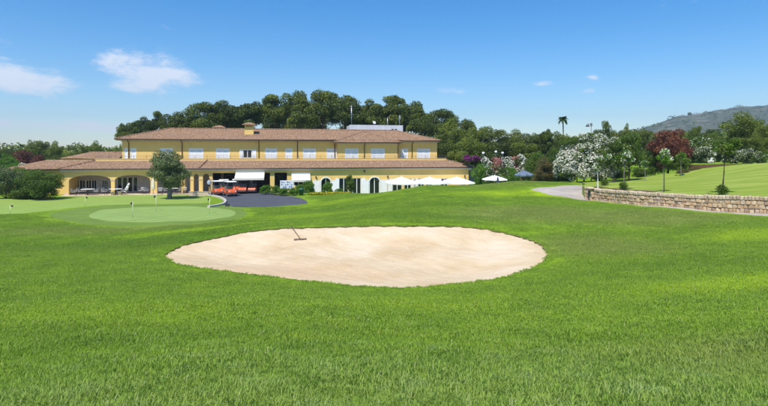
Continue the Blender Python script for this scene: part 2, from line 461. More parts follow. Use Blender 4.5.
class MB:
    """collects shapes and builds them as one mesh"""
    def __init__(s): s.v = []; s.f = []; s.sm = []
    def add(s, vs, fs, smooth=False):
        b = len(s.v); s.v += [tuple(v) for v in vs]; s.f += [tuple(i + b for i in f) for f in fs]; s.sm += [smooth] * len(fs); return s
    def box(s, x0, x1, y0, y1, z0, z1, M=None):
        vs = [Vector((x, y, z)) for x in (x0, x1) for y in (y0, y1) for z in (z0, z1)]
        if M is not None: vs = [M @ v for v in vs]
        return s.add(vs, [(0, 1, 3, 2), (4, 6, 7, 5), (0, 4, 5, 1), (2, 3, 7, 6), (0, 2, 6, 4), (1, 5, 7, 3)])
    def tube(s, pts, rad, n=6, cap=True):
        pts = [Vector(p) for p in pts]
        rad = [float(rad)] * len(pts) if np.ndim(rad) == 0 else [float(q) for q in rad]
        rings = []
        for i, p in enumerate(pts):
            d = (pts[min(i + 1, len(pts) - 1)] - pts[max(i - 1, 0)]).normalized()
            a = d.cross(Vector((0, 0, 1)));
            if a.length < .05: a = d.cross(Vector((0, 1, 0)))
            a.normalize(); b = d.cross(a)
            rings.append([p + rad[i] * (math.cos(2 * PI * k / n) * a + math.sin(2 * PI * k / n) * b) for k in range(n)])
        vs = [v for r in rings for v in r]
        fs = [(i * n + k, i * n + (k + 1) % n, (i + 1) * n + (k + 1) % n, (i + 1) * n + k) for i in range(len(pts) - 1) for k in range(n)]
        s.add(vs, fs, True)
        if cap:
            b = len(s.v) - len(vs)
            s.f += [tuple(b + k for k in range(n))[::-1], tuple(b + (len(pts) - 1) * n + k for k in range(n))]; s.sm += [False] * 2
        return s
    def lathe(s, prof, n=12, c=(0, 0, 0), smooth=True):
        vs = [(c[0] + r * math.cos(2 * PI * k / n), c[1] + r * math.sin(2 * PI * k / n), c[2] + z) for r, z in prof for k in range(n)]
        fs = [(i * n + k, i * n + (k + 1) % n, (i + 1) * n + (k + 1) % n, (i + 1) * n + k) for i in range(len(prof) - 1) for k in range(n)]
        return s.add(vs, fs, smooth)
    def prism(s, poly, y0, y1, M=None):
        """poly in (x, z), extruded along y"""
        n = len(poly)
        vs = [Vector((x, y0, z)) for x, z in poly] + [Vector((x, y1, z)) for x, z in poly]
        if M is not None: vs = [M @ v for v in vs]
        return s.add(vs, [tuple(range(n)), tuple(range(2 * n - 1, n - 1, -1))] + [(k, n + k, n + (k + 1) % n, (k + 1) % n) for k in range(n)])
    def build(s, name, mat, parent=None, bevel=0.0):
        me = bpy.data.meshes.new(name); me.from_pydata(s.v, [], s.f)
        me.polygons.foreach_set('use_smooth', s.sm)
        bm = bmesh.new(); bm.from_mesh(me); bmesh.ops.recalc_face_normals(bm, faces=bm.faces)
        if bevel > 0: bmesh.ops.bevel(bm, geom=bm.edges[:], offset=bevel, segments=1, affect='EDGES')
        bm.to_mesh(me); bm.free(); me.update()
        me.materials.append(MATS[mat])
        o = bpy.data.objects.new(name, me); COL.objects.link(o)
        if parent is not None: o.parent = parent
        return o

# ------------------------------------------------------------------ terrain
def W(px, py, D):                         # point seen at (px, py) of the 768 x 406 photograph at distance D
    return Vector(((px - 384) / 512 * D, D, CZ + (155 - py) / 512 * D))
class TPS:
    def __init__(s, P, lam=0.02):
        P = np.array(P, float); s.p = P[:, :2]; n = len(P)
        K = s.k(s.p, s.p) + lam * np.eye(n) * 10
        Q = np.hstack([np.ones((n, 1)), s.p])
        A = np.zeros((n + 3, n + 3)); A[:n, :n] = K; A[:n, n:] = Q; A[n:, :n] = Q.T
        s.w = np.linalg.solve(A, np.concatenate([P[:, 2], np.zeros(3)]))
    @staticmethod
    def k(a, b):
        d2 = ((a[:, None, :] - b[None]) ** 2).sum(-1)
        return 0.5 * d2 * np.log(d2 + 1e-9)
    def __call__(s, X, Y):
        q = np.stack([np.ravel(X), np.ravel(Y)], 1).astype(float); o = np.zeros(len(q))
        for i in range(0, len(q), 20000):
            c = q[i:i + 20000]
            o[i:i + 20000] = s.k(c, s.p) @ s.w[:-3] + s.w[-3] + c @ s.w[-2:]
        return o
CP = [tuple(W(*a)) for a in [
    (384, 406, 3.8), (100, 406, 3.8), (690, 406, 3.8), (384, 340, 7), (100, 338, 7), (690, 338, 7), (384, 310, 10.5), (100, 302, 10.7), (690, 304, 10.6),
    (380, 288, 16), (165, 256, 22), (260, 276, 17.5), (500, 277, 17.5), (548, 253, 22), (380, 226, 28), (262, 229.5, 27.5), (480, 227, 28), (350, 255, 21.5), (100, 273, 17), (10, 264, 18.5),
    (60, 246, 26), (120, 236, 30.5), (15, 234, 32), (160, 222.5, 38.5), (60, 216, 43.5), (255, 214, 43.5), (20, 204, 55.5), (160, 204, 55), (160, 197, 64), (20, 198.5, 62),
    (255, 208, 51.2), (300, 205.5, 53.5), (260, 194, 69), (300, 196, 66), (330, 195, 66), (352, 193, 64), (400, 190.2, 54), (431, 186.3, 54), (474, 188.2, 52), (516, 181.6, 54.5), (545, 182, 56),
    (768, 213.5, 30), (690, 208.2, 33), (640, 204.5, 36.5), (603, 200.8, 41.5), (585, 198, 44.5), (560, 192, 47), (532, 189.3, 48.5), (589, 185.5, 55), (560, 182.5, 60), (620, 179, 60),
    (500, 196, 45), (430, 206, 38), (480, 213, 35), (560, 216, 32), (660, 226, 27), (760, 237, 22), (620, 262, 18), (750, 288, 12.3), (330, 216, 37.5), (300, 221, 32.5), (370, 206, 45), (350, 198, 56), (440, 196, 45)]]
CP += [(6, 68, -.5), (0, 66, -.3), (12, 69, -.6), (18, 67, -.5), (22, 78, -.4), (5, 76, -.7), (-6, 73, -.3), (-12, 72, 0), (-24, 70, 0), (-36, 67, 0), (-45, 64, 0), (-60, 60, .1), (-55, 45, .1), (-42, 30, .1),
       (0, 95, -.2), (-40, 95, .3), (-75, 90, .3), (35, 70, 2.0), (30, 85, 1.4), (60, 62, 3.5), (60, 90, 3.4), (40, 50, 2.6), (42, 30, 2.4), (40, 15, 2.6), (30, 5, 3.0), (-35, 10, 1.2), (-30, 0, 2.2),
       (0, 0, 3.75), (0, -6, 4.0), (15, -5, 3.9), (-15, -5, 3.6), (-110, 110, .5), (0, 125, .3), (110, 125, 3.0), (110, 50, 4.5), (110, 0, 4.5), (-110, 30, 0), (-110, -20, 1)]
tps = TPS(CP)
def sstep(a, b, x):
    t = np.clip((x - a) / (b - a), 0, 1); return t * t * (3 - 2 * t)
def gz(X, Y):
    """height of the ground"""
    X = np.atleast_1d(np.asarray(X, float)); Y = np.atleast_1d(np.asarray(Y, float)); shp = X.shape
    z = tps(np.clip(X, -110, 110), np.clip(Y, -20, 125)).reshape(shp)
    m = sstep(90, 300, np.hypot(X, Y - 20))
    u = .07 * np.sin(X * .55 + 1.3 * np.sin(Y * .31)) * np.sin(Y * .48 + 1.1 * np.sin(X * .27)) + .025 * np.sin(X * 1.35 + Y * .6) * np.sin(Y * 1.1 - X * .5)
    z = z + u * sstep(2, 6, Y) * (1 - sstep(50, 62, Y))
    return z * (1 - m) + 0.4 * m
def gz1(x, y): return float(gz(x, y)[0])
def hit(px, py, f=gz1, d0=2.5, d1=140):
    """where the line of sight through (px, py) meets the ground"""
    last = d0; D = d0
    while D < d1:
        p = W(px, py, D)
        if p.z < f(p.x, p.y): break
        last = D; D *= 1.03
    a, b = last, D
    for _ in range(14):
        m = (a + b) / 2; p = W(px, py, m)
        if p.z < f(p.x, p.y): b = m
        else: a = m
    return W(px, py, (a + b) / 2)
def catmull(pts, per=6, closed=True):
    n = len(pts); o = []
    for i in range(n if closed else n - 1):
        p = [pts[(i + j - 1) % n] if closed else pts[min(max(i + j - 1, 0), n - 1)] for j in range(4)]
        for k in range(per):
            t = k / per
            o.append(tuple(.5 * ((2 * p[1][c]) + (-p[0][c] + p[2][c]) * t + (2 * p[0][c] - 5 * p[1][c] + 4 * p[2][c] - p[3][c]) * t * t + (-p[0][c] + 3 * p[1][c] - 3 * p[2][c] + p[3][c]) * t ** 3) for c in range(2)))
    if not closed: o.append(tuple(pts[-1][:2]))
    return o
def outline(pp, per=6, closed=True): return catmull([tuple(hit(*p))[:2] for p in pp], per, closed)
def inside(poly, X, Y):
    c = np.zeros(X.shape, bool); n = len(poly)
    for i in range(n):
        x0, y0 = poly[i]; x1, y1 = poly[(i + 1) % n]
        if y0 == y1: continue
        m = ((y0 > Y) != (y1 > Y)) & (X < (x1 - x0) * (Y - y0) / (y1 - y0) + x0)
        c ^= m
    return c
def seg_dist(poly, X, Y):
    d = np.full(X.shape, 1e9); n = len(poly)
    for i in range(n):
        x0, y0 = poly[i]; x1, y1 = poly[(i + 1) % n]; dx, dy = x1 - x0, y1 - y0; l2 = dx * dx + dy * dy + 1e-12
        t = np.clip(((X - x0) * dx + (Y - y0) * dy) / l2, 0, 1)
        d = np.minimum(d, np.hypot(X - x0 - t * dx, Y - y0 - t * dy))
    return d

BUNKER = outline([(164, 256), (172, 249.5), (187, 244), (202, 240.5), (224, 236), (242, 232.5), (258, 230.3), (275, 228.6), (295, 227.6), (330, 226.6), (369, 225.8), (400, 225.6), (438, 225.8), (470, 227.2), (490, 229.6), (515, 235), (530, 239.5),
                  (540, 244), (548, 252.5), (547, 257.5), (543, 262), (535, 266.5), (524, 271), (510, 275.5), (497, 278.6), (475, 282), (449, 284.6), (425, 286.6), (400, 287.6), (375, 286.8), (350, 285), (310, 280.8), (273, 276.8), (240, 272.8), (203, 268), (182, 264.5), (170, 260.8)], 8)
# make the edge slightly ragged
BUNKER = [(x + .05 * math.sin(i * 1.7) + random.uniform(-.035, .035), y + .05 * math.cos(i * 1.3) + random.uniform(-.04, .04)) for i, (x, y) in enumerate(BUNKER)]
NEAR_GREEN = outline([(89, 216), (96, 211.5), (112, 209), (140, 207), (170, 206.2), (200, 206.8), (222, 208.8), (235, 212), (232, 216), (215, 219), (185, 221.2), (150, 222.3), (118, 221.4), (98, 219.3)], 6)
COLLAR = outline([(60, 219), (50, 214), (72, 209.5), (100, 205.9), (140, 204.3), (185, 204), (207, 203.5), (226, 204.8), (243, 209), (246, 215), (232, 220), (200, 223.5), (160, 225.5), (110, 225.5), (80, 223)], 6)
FAR_GREEN = outline([(-60, 200.5), (20, 199), (60, 197.2), (110, 195.3), (150, 194.6), (190, 195), (206, 197), (211, 200), (203, 203), (180, 203.6), (140, 203.9), (100, 205.3), (66, 208.7), (40, 211.5), (10, 214), (-60, 217)], 6)
ASPHALT = [tuple(hit(*p))[:2] for p in [(208, 206.8), (222, 205.5), (230, 206.8), (245, 207.3), (262, 207.2), (285, 205.8), (300, 204.6), (308, 203.6), (306, 200.5), (300, 197.8), (285, 195.2), (272, 193.6)]] + [(-10.2, 80), (-26, 78), (-27, 66)] + [tuple(hit(*p))[:2] for p in [(206, 195.6), (209, 196), (218, 197.5), (224, 200), (222, 203), (214, 205)]]
PATH = catmull([tuple(hit(*p))[:2] for p in [(531, 189.6), (540, 187.6), (556, 186.6), (575, 185.2), (584, 184.6)]] + [(22.2, 62), (21.9, 57), (20.4, 52), (18.1, 46.8)] + [tuple(hit(*p))[:2] for p in [(586, 194), (600, 199.2), (620, 201.6), (650, 204.8), (690, 208), (730, 210.8), (768, 213.6), (830, 218.5), (830, 221.3), (768, 216.2), (730, 213.2), (690, 210), (650, 206.6), (620, 203.6), (596, 201), (572, 198.4), (552, 195.3), (540, 192)]], 3)
# ------------------------------------------------------------------ ground, bunker, greens, path, driveway
def axis(segs):
    o = [segs[0][0]]
    for a, b, d in segs:
        n = max(1, int(round((b - a) / d))); o += [a + (b - a) * (i + 1) / n for i in range(n)]
    return np.array(o)
def geo(a, b, k=1.35, d=6.0):
    o = []
    while a < b:
        a += d; d *= k; o.append(min(a, b))
    return o
far_p = geo(110, 2400)
AX = np.concatenate([-np.array(far_p[::-1]), axis([(-110, -45, 2.0), (-45, -22, .8), (-22, 24, .42), (24, 45, .8), (45, 110, 2.0)]), np.array(far_p)])
AY = np.concatenate([-np.array(geo(20, 2400)[::-1]), axis([(-20, 0, 1.5), (0, 12, .35), (12, 34, .42), (34, 62, .6), (62, 125, 1.8)]), np.array(geo(125, 2400))])
GX, GY = np.meshgrid(AX, AY)
gx, gy = GX.ravel(), GY.ravel()
loops = {'bunker': BUNKER, 'green': NEAR_GREEN, 'collar': COLLAR, 'far': FAR_GREEN, 'asphalt': ASPHALT, 'path': PATH}
keep = np.ones(len(gx), bool)
sel = (np.abs(gx) < 60) & (gy > 10) & (gy < 95)
dmin = np.full(len(gx), 9.)
for lp in loops.values():
    dmin[sel] = np.minimum(dmin[sel], seg_dist(lp, gx[sel], gy[sel]))
keep &= dmin > .13
gx, gy = gx[keep], gy[keep]
pts = [Vector((a, b)) for a, b in zip(gx, gy)]
edges = []
for lp in loops.values():
    b = len(pts); pts += [Vector(p[:2]) for p in lp]; edges += [(b + i, b + (i + 1) % len(lp)) for i in range(len(lp))]
rv, re_, rf, *_ = delaunay_2d_cdt(pts, edges, [], 0, 1e-5)
VX = np.array([v.x for v in rv]); VY = np.array([v.y for v in rv]); VZ = gz(VX, VY)
F = np.array([f[:] for f in rf if len(f) == 3], dtype=np.int32)
cx = VX[F].mean(1); cy = VY[F].mean(1)
cls = np.zeros(len(F), int)
sel = (np.abs(cx) < 70) & (cy > 10) & (cy < 100)
for i, nme in enumerate(['path', 'asphalt', 'far', 'collar', 'green', 'bunker']):
    m = np.zeros(len(F), bool); m[sel] = inside(loops[nme], cx[sel], cy[sel]); cls[m] = i + 1
def submesh(name, k, mat, dz=0.0):
    f = F[cls == k]; u, inv = np.unique(f, return_inverse=True)
    V = np.stack([VX[u], VY[u], VZ[u] + dz], 1)
    return tag(mesh_np(name, V, inv.reshape(f.shape), mat, smooth=True), kind='structure')
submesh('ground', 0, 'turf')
submesh('path', 1, 'path_concrete')
submesh('driveway', 2, 'asphalt')
submesh('far_putting_green', 3, 'green_far')
submesh('green_collar', 4, 'green_collar')
submesh('near_putting_green', 5, 'green_near')

# sand: its own denser sheet, sunk under the turf lip
bx, by = [p[0] for p in BUNKER], [p[1] for p in BUNKER]
sx, sy = np.meshgrid(np.arange(min(bx), max(bx), .22), np.arange(min(by), max(by), .22)); sx = sx.ravel(); sy = sy.ravel()
BUNKER_OUT = [(x, y) for x, y in BUNKER]
m = inside(BUNKER, sx, sy) & (seg_dist(BUNKER, sx, sy) > .1); sx, sy = sx[m], sy[m]
pts = [Vector((a, b)) for a, b in zip(sx, sy)]; b = len(pts); nb = len(BUNKER)
pts += [Vector(p) for p in BUNKER]; edges = [(b + i, b + (i + 1) % nb) for i in range(nb)]
rv2, _, rf2, *_ = delaunay_2d_cdt(pts, edges, [], 0, 1e-5)
SX = np.array([v.x for v in rv2]); SY = np.array([v.y for v in rv2])
def sand_z(X, Y):
    d = seg_dist(BUNKER, X, Y)
    hump = .16 * np.exp(-(((X + 3.5) / 2.6) ** 2 + ((Y - 20) / 1.8) ** 2)) + .12 * np.exp(-(((X - 4) / 2.6) ** 2 + ((Y - 22.5) / 1.6) ** 2)) + .07 * np.exp(-(((X - .5) / 1.5) ** 2 + ((Y - 19.6) / 1.2) ** 2))
    return gz(X, Y) - .06 - .018 * np.sin(X * 7.0 + 3 * np.sin(Y * 5)) - .32 * sstep(0, 3.2, d) + hump * sstep(0, 1.5, d) + .012 * np.sin(X * 3.1 + Y * 1.7) * np.sin(Y * 4.1 - X)
f2 = np.array([f[:] for f in rf2 if len(f) == 3]); c2x = SX[f2].mean(1); c2y = SY[f2].mean(1)
f2 = f2[inside(BUNKER, c2x, c2y)]
tag(mesh_np('sand', np.stack([SX, SY, sand_z(SX, SY)], 1), f2, 'sand', smooth=True), kind='structure')
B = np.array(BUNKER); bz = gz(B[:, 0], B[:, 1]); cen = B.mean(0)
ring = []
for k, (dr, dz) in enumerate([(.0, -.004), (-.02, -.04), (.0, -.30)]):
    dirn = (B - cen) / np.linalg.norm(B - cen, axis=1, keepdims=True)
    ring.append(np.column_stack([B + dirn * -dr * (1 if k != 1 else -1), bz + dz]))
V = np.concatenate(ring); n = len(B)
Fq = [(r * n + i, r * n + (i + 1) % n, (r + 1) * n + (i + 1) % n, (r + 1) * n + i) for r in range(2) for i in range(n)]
tag(mesh_np('bunker_lip', V, Fq, 'lip_soil_shade', smooth=True), kind='structure')

# ------------------------------------------------------------------ bank above the retaining wall
WALL_TOP = [(585, 187.0, 44.5), (590, 188.0, 43.5), (603, 190.2, 41.0), (622, 191.3, 38.3), (640, 192.6, 36.4), (665, 194.0, 34.6), (690, 195.5, 33.0), (730, 196.6, 31.3), (768, 197.6, 30.0), (830, 199.5, 28.0), (900, 201.5, 26.4)]
wt = [tuple(W(*a)) for a in WALL_TOP]
BCP = wt + [tuple(W(*a)) for a in [(625, 183.5, 49), (600, 183.5, 52), (640, 178.0, 58), (612, 180, 60), (660, 185, 44), (700, 183, 42), (680, 175.5, 56), (720, 177, 46), (768, 178, 41), (768, 162.8, 56), (702, 169.8, 56), (830, 160, 55), (830, 178, 38), (668, 174.5, 57), (640, 186.5, 43), (900, 185, 33), (900, 158, 52)]]
BCP += [(40, 64, 3.5), (31, 63, 2.4), (26, 63, 2.2), (60, 64, 4.0), (60, 40, 4.4), (48, 63, 3.8), (34, 62.5, 2.9)]
btps = TPS(BCP)
def bank_z(X, Y): return btps(np.atleast_1d(X), np.atleast_1d(Y)).reshape(np.atleast_1d(X).shape)
def bank1(x, y): return float(bank_z(x, y)[0])
wl = catmull([(p[0], p[1]) for p in wt], 6, False)
BANK = wl + [(45, 26), (62, 40), (62, 66), (40, 66), (28, 64.5), (25.2, 61), (22, 57), (20.5, 52), (18.2, 47)]
bxs, bys = np.meshgrid(np.arange(16, 63, .6), np.arange(24, 68, .6)); bxs = bxs.ravel(); bys = bys.ravel()
m = inside(BANK, bxs, bys) & (seg_dist(BANK, bxs, bys) > .15); bxs, bys = bxs[m], bys[m]
pts = [Vector((a, b)) for a, b in zip(bxs, bys)]; b = len(pts); nb = len(BANK)
pts += [Vector(p) for p in BANK]; edges = [(b + i, b + (i + 1) % nb) for i in range(nb)]
rv3, _, rf3, *_ = delaunay_2d_cdt(pts, edges, [], 0, 1e-5)
X3 = np.array([v.x for v in rv3]); Y3 = np.array([v.y for v in rv3]); Z3 = bank_z(X3, Y3)
f3 = np.array([f[:] for f in rf3 if len(f) == 3]); f3 = f3[inside(BANK, X3[f3].mean(1), Y3[f3].mean(1))]
V3 = np.stack([X3, Y3, Z3], 1)
# skirt so that the bank is closed towards the ground
nb0 = len(V3); bl = np.array(BANK); zb = bank_z(bl[:, 0], bl[:, 1])
V3 = np.concatenate([V3, np.column_stack([bl, zb]), np.column_stack([bl, np.minimum(zb - .5, gz(bl[:, 0], bl[:, 1]) - .3)])])
sk = []
for i in range(nb):
    j = (i + 1) % nb; a, b_, c, d = nb0 + i, nb0 + j, nb0 + nb + j, nb0 + nb + i
    sk += [(a, b_, c), (a, c, d)]
tag(mesh_np('lawn_bank', V3, np.concatenate([f3, np.array(sk)]), 'bank_turf', smooth=True), kind='structure')
# soil strip along the top of the wall where the standards are planted
def strip_poly(line, w0, w1):
    o = []
    for i, p in enumerate(line):
        a = Vector(line[max(i - 1, 0)]); b = Vector(line[min(i + 1, len(line) - 1)]); t = (b - a).normalized(); nrm = Vector((-t.y, t.x))
        if nrm.y < 0: nrm = -nrm
        o.append((Vector(p) + nrm * w0, Vector(p) + nrm * w1))
    return o

bed = strip_poly(wl[:26], .0, 1.5)
bv, bf = [], []
for i, (p, q) in enumerate(bed):
    for k in range(4):
        r = p.lerp(q, k / 3); bv.append((r.x, r.y, bank1(r.x, r.y) + .012))
bf = [(i * 4 + k, i * 4 + k + 1, (i + 1) * 4 + k + 1, (i + 1) * 4 + k) for i in range(len(bed) - 1) for k in range(3)]
tag(mesh_np('planting_bed', bv, bf, 'soil', smooth=True), kind='structure')

# ------------------------------------------------------------------ retaining wall built of single stones
wall = thing('retaining_wall', 'low rough fieldstone retaining wall holding up the lawn bank beside the path', 'wall', (wl[0][0], wl[0][1], 0))
W0 = Vector((wl[0][0], wl[0][1], 0))
def rough_stone(seed, amt):
    r = random.Random(seed); bm = bmesh.new(); bmesh.ops.create_cube(bm, size=1.0)
    bmesh.ops.bevel(bm, geom=bm.edges[:], offset=.16, segments=1, affect='EDGES')
    for v in bm.verts: v.co += Vector([r.uniform(-amt, amt) for _ in range(3)])
    me = bpy.data.meshes.new('stone'); bm.to_mesh(me); bm.free(); return me
stone_me = [rough_stone(i, .06) for i in range(8)]; cop_me = [rough_stone(50 + i, .045) for i in range(6)]
for m_ in stone_me: m_.materials.append(MATS['field_stone'])
for m_ in cop_me: m_.materials.append(MATS['coping_stone'])
# arc-length parametrisation
cum = [0.0]
for a, b in zip(wl[:-1], wl[1:]): cum.append(cum[-1] + math.dist(a, b))
def along(s):
    i = max(0, min(len(wl) - 2, int(np.searchsorted(cum, s)) - 1)); t = (s - cum[i]) / (cum[i + 1] - cum[i])
    p = Vector(wl[i]).lerp(Vector(wl[i + 1]), t); d = (Vector(wl[i + 1]) - Vector(wl[i])).normalized(); return p, d
rs = random.Random(3)
core_v, core_f = [], []
TOTAL = cum[-1]
nseg = 60
for i in range(nseg + 1):
    p, d = along(TOTAL * i / nseg); nb_ = Vector((-d.y, d.x)); nb_ = nb_ if nb_.y < 0 else -nb_   # towards the camera side
    zt = bank1(p.x, p.y) - .05; zb_ = gz1(p.x, p.y) - .35
    for off, z in ((.02, zb_), (.02, zt), (-.35, zt), (-.35, zb_)):
        q = p + nb_ * off; core_v.append((q.x - W0.x, q.y - W0.y, z))
    if i: core_f += [((i - 1) * 4 + k, (i - 1) * 4 + (k + 1) % 4, i * 4 + (k + 1) % 4, i * 4 + k) for k in range(4)]
mesh_np('mortar_core', core_v, core_f, 'mortar', wall)
nst = 0
def put_stone(me, s, w, z0, h, dep, proud, name, tilt=0):
    p, d = along(s + w / 2); nf = Vector((-d.y, d.x)); nf = nf if nf.y < 0 else -nf
    o = bpy.data.objects.new(name, me); COL.objects.link(o); o.parent = wall
    q = p + nf * (proud - dep / 2 + .04)
    o.location = (q.x - W0.x, q.y - W0.y, z0 + h / 2)
    o.rotation_euler = (rs.uniform(-.03, .03), tilt, math.atan2(d.y, d.x)); o.scale = (w * .96, dep, h * .96)
s = 0.0
while s < TOTAL - .3:                      # upright coping course
    w = rs.uniform(.14, .22); p, d = along(s + w / 2); zt = bank1(p.x, p.y)
    put_stone(rs.choice(cop_me), s, w, zt - .20, rs.uniform(.22, .30), .42, .05, 'coping_stone', rs.uniform(-.04, .04)); s += w
for course in range(3):                    # three courses of field stones
    s = rs.uniform(0, .2) - .2
    while s < TOTAL - .4:
        w = rs.uniform(.18, .36); p, d = along(max(s + w / 2, 0)); zt = bank1(p.x, p.y) - .21; zb_ = gz1(p.x, p.y) - .03
        hh = (zt - zb_) / 3
        if hh > .1:
            if rs.random() < .25 and w > .34:
                w2 = w * rs.uniform(.4, .6)
                put_stone(rs.choice(stone_me), max(s, 0), w2, zb_ + course * hh, hh, .3, rs.uniform(.0, .05), 'stone')
                put_stone(rs.choice(stone_me), max(s, 0) + w2, w - w2, zb_ + course * hh, hh, .3, rs.uniform(.0, .05), 'stone')
            else:
                put_stone(rs.choice(stone_me), max(s, 0), w, zb_ + course * hh, hh * rs.uniform(.85, 1.15), .3, rs.uniform(.0, .06), 'stone', rs.uniform(-.10, .10))
        s += w

# ------------------------------------------------------------------ grass blades
def tuft(name, rad, n, lmin, lmax, wid, lean, seed):
    r = np.random.default_rng(seed)
    rr = rad * np.sqrt(r.random(n)); a = r.random(n) * 2 * PI
    px, py = rr * np.cos(a), rr * np.sin(a)
    # blades grow in little bunches
    nbun = max(8, n // 9); bc = np.stack([rad * np.sqrt(r.random(nbun)) , r.random(nbun) * 2 * PI], 1)
    idx = r.integers(0, nbun, n); mix = r.random(n) < .6
    px = np.where(mix, bc[idx, 0] * np.cos(bc[idx, 1]) + r.normal(0, rad * .025, n), px)
    py = np.where(mix, bc[idx, 0] * np.sin(bc[idx, 1]) + r.normal(0, rad * .025, n), py)
    ln = r.uniform(lmin, lmax, n); th = r.random(n) * 2 * PI
    le = r.uniform(lean[0], lean[1], n)                       # angle from upright
    dx, dy = np.cos(th), np.sin(th); wx, wy = -np.sin(th) * wid / 2, np.cos(th) * wid / 2
    hw = r.uniform(.7, 1.3, n); wx *= hw; wy *= hw
    V = np.zeros((n, 5, 3))
    V[:, 0] = np.stack([px - wx, py - wy, -.006 * np.ones(n)], 1); V[:, 1] = np.stack([px + wx, py + wy, -.006 * np.ones(n)], 1)
    mz = ln * .55 * np.cos(le * .55); md = ln * .55 * np.sin(le * .55)
    V[:, 2] = np.stack([px + dx * md - wx * .85, py + dy * md - wy * .85, mz], 1)
    V[:, 3] = np.stack([px + dx * md + wx * .85, py + dy * md + wy * .85, mz], 1)
    V[:, 4] = np.stack([px + dx * (md + ln * .45 * np.sin(le * 1.35)), py + dy * (md + ln * .45 * np.sin(le * 1.35)), mz + ln * .45 * np.cos(le * 1.35)], 1)
    V = V.reshape(-1, 3); b = np.arange(n)[:, None] * 5
    Ft = np.concatenate([b + np.array([[0, 1, 3]]), b + np.array([[0, 3, 2]]), b + np.array([[2, 3, 4]])])
    me_o = mesh_np(name, V, Ft, 'blade', attr=np.repeat(r.random(n), 5))
    COL.objects.unlink(me_o); return me_o
def grass_field(name, label, tufts, X, Y, Z, NX, NY, scale, seed, kind='stuff'):
    c = bpy.data.collections.new(name + '_tufts')
    for t in tufts: c.objects.link(t)
    r = np.random.default_rng(seed); n = len(X)
    me = bpy.data.meshes.new(name); me.vertices.add(n)
    me.vertices.foreach_set('co', np.stack([X, Y, Z], 1).astype(np.float32).ravel())
    rot = np.zeros((n, 3), np.float32); spin = r.random(n) * 2 * PI
    # tilt with the slope, after a free spin
    for i in range(n):
        q = Matrix(((1, 0, NX[i]), (0, 1, NY[i]), (-NX[i], -NY[i], 1))).normalized()
        e = (q @ Matrix.Rotation(spin[i], 3, 'Z')).to_euler(); rot[i] = e
    a = me.attributes.new('rot', 'FLOAT_VECTOR', 'POINT'); a.data.foreach_set('vector', rot.ravel())
    a = me.attributes.new('scl', 'FLOAT', 'POINT'); a.data.foreach_set('value', (scale * r.uniform(.8, 1.2, n) * (.8 + .45 * np.abs(np.sin(X * 1.3 + 2 * np.sin(Y * .9)) * np.sin(Y * 1.7 + 1.5 * np.sin(X * .7))))).astype(np.float32))
    a = me.attributes.new('pick', 'INT', 'POINT'); a.data.foreach_set('value', r.integers(0, len(tufts), n).astype(np.int32))
    o = bpy.data.objects.new(name, me); COL.objects.link(o); tag(o, label, 'grass', kind=kind)
    g = bpy.data.node_groups.new(name, 'GeometryNodeTree')
    g.interface.new_socket('Geometry', in_out='INPUT', socket_type='NodeSocketGeometry'); g.interface.new_socket('Geometry', in_out='OUTPUT', socket_type='NodeSocketGeometry')
    gi = g.nodes.new('NodeGroupInput'); go = g.nodes.new('NodeGroupOutput'); ip = g.nodes.new('GeometryNodeInstanceOnPoints')
    ci = g.nodes.new('GeometryNodeCollectionInfo'); ci.inputs['Collection'].default_value = c; ci.inputs['Separate Children'].default_value = True; ci.inputs['Reset Children'].default_value = True
    def na(nm, ty):
        x = g.nodes.new('GeometryNodeInputNamedAttribute'); x.data_type = ty; x.inputs['Name'].default_value = nm; return x.outputs['Attribute']
    e2r = g.nodes.new('FunctionNodeEulerToRotation')
    g.links.new(na('rot', 'FLOAT_VECTOR'), e2r.inputs[0]); g.links.new(e2r.outputs[0], ip.inputs['Rotation'])
    g.links.new(na('scl', 'FLOAT'), ip.inputs['Scale']); g.links.new(na('pick', 'INT'), ip.inputs['Instance Index'])
    ip.inputs['Pick Instance'].default_value = True
    g.links.new(gi.outputs[0], ip.inputs['Points']); g.links.new(ci.outputs[0], ip.inputs['Instance']); g.links.new(ip.outputs[0], go.inputs[0])
    md = o.modifiers.new('grass', 'NODES'); md.node_group = g
    return o
def scatter(y0, y1, step, seed, margin=1.2, clear=.05):
    r = np.random.default_rng(seed)
    ys = np.arange(y0, y1, step); xs = np.arange(-62, 62, step)
    X, Y = np.meshgrid(xs, ys); X = X.ravel() + r.uniform(-.5, .5, X.size) * step; Y = Y.ravel() + r.uniform(-.5, .5, Y.size) * step
    m = (np.abs(X) < Y * .76 + margin); X, Y = X[m], Y[m]
    for k, lp in loops.items():
        sel = Y > 9
        ins = np.zeros(len(X), bool); ins[sel] = inside(lp, X[sel], Y[sel])
        d = np.full(len(X), 9.); d[sel] = seg_dist(lp, X[sel], Y[sel])
        m = ~ins & (d > clear); X, Y = X[m], Y[m]
    sel = inside(BANK, X, Y); X, Y = X[~sel], Y[~sel]
    Z = gz(X, Y); e = .3
    NX = -(gz(X + e, Y) - Z) / e; NY = -(gz(X, Y + e) - Z) / e
    return X, Y, Z, NX, NY
tA = [tuft('tuft_a', .30, 520, .035, .085, .0058, (.5, 1.7), 100 + i) for i in range(6)]
tB = [tuft('tuft_b', .50, 900, .03, .065, .0075, (.4, 1.6), 200 + i) for i in range(5)]
tC = [tuft('tuft_c', .90, 1500, .022, .045, .011, (.2, 1.1), 300 + i) for i in range(5)]
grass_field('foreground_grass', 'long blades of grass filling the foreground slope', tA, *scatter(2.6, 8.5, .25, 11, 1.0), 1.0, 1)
grass_field('middle_grass', 'short grass around the sand bunker', tB, *scatter(8.3, 26, .40, 12, 1.5, .5), 1.0, 2)
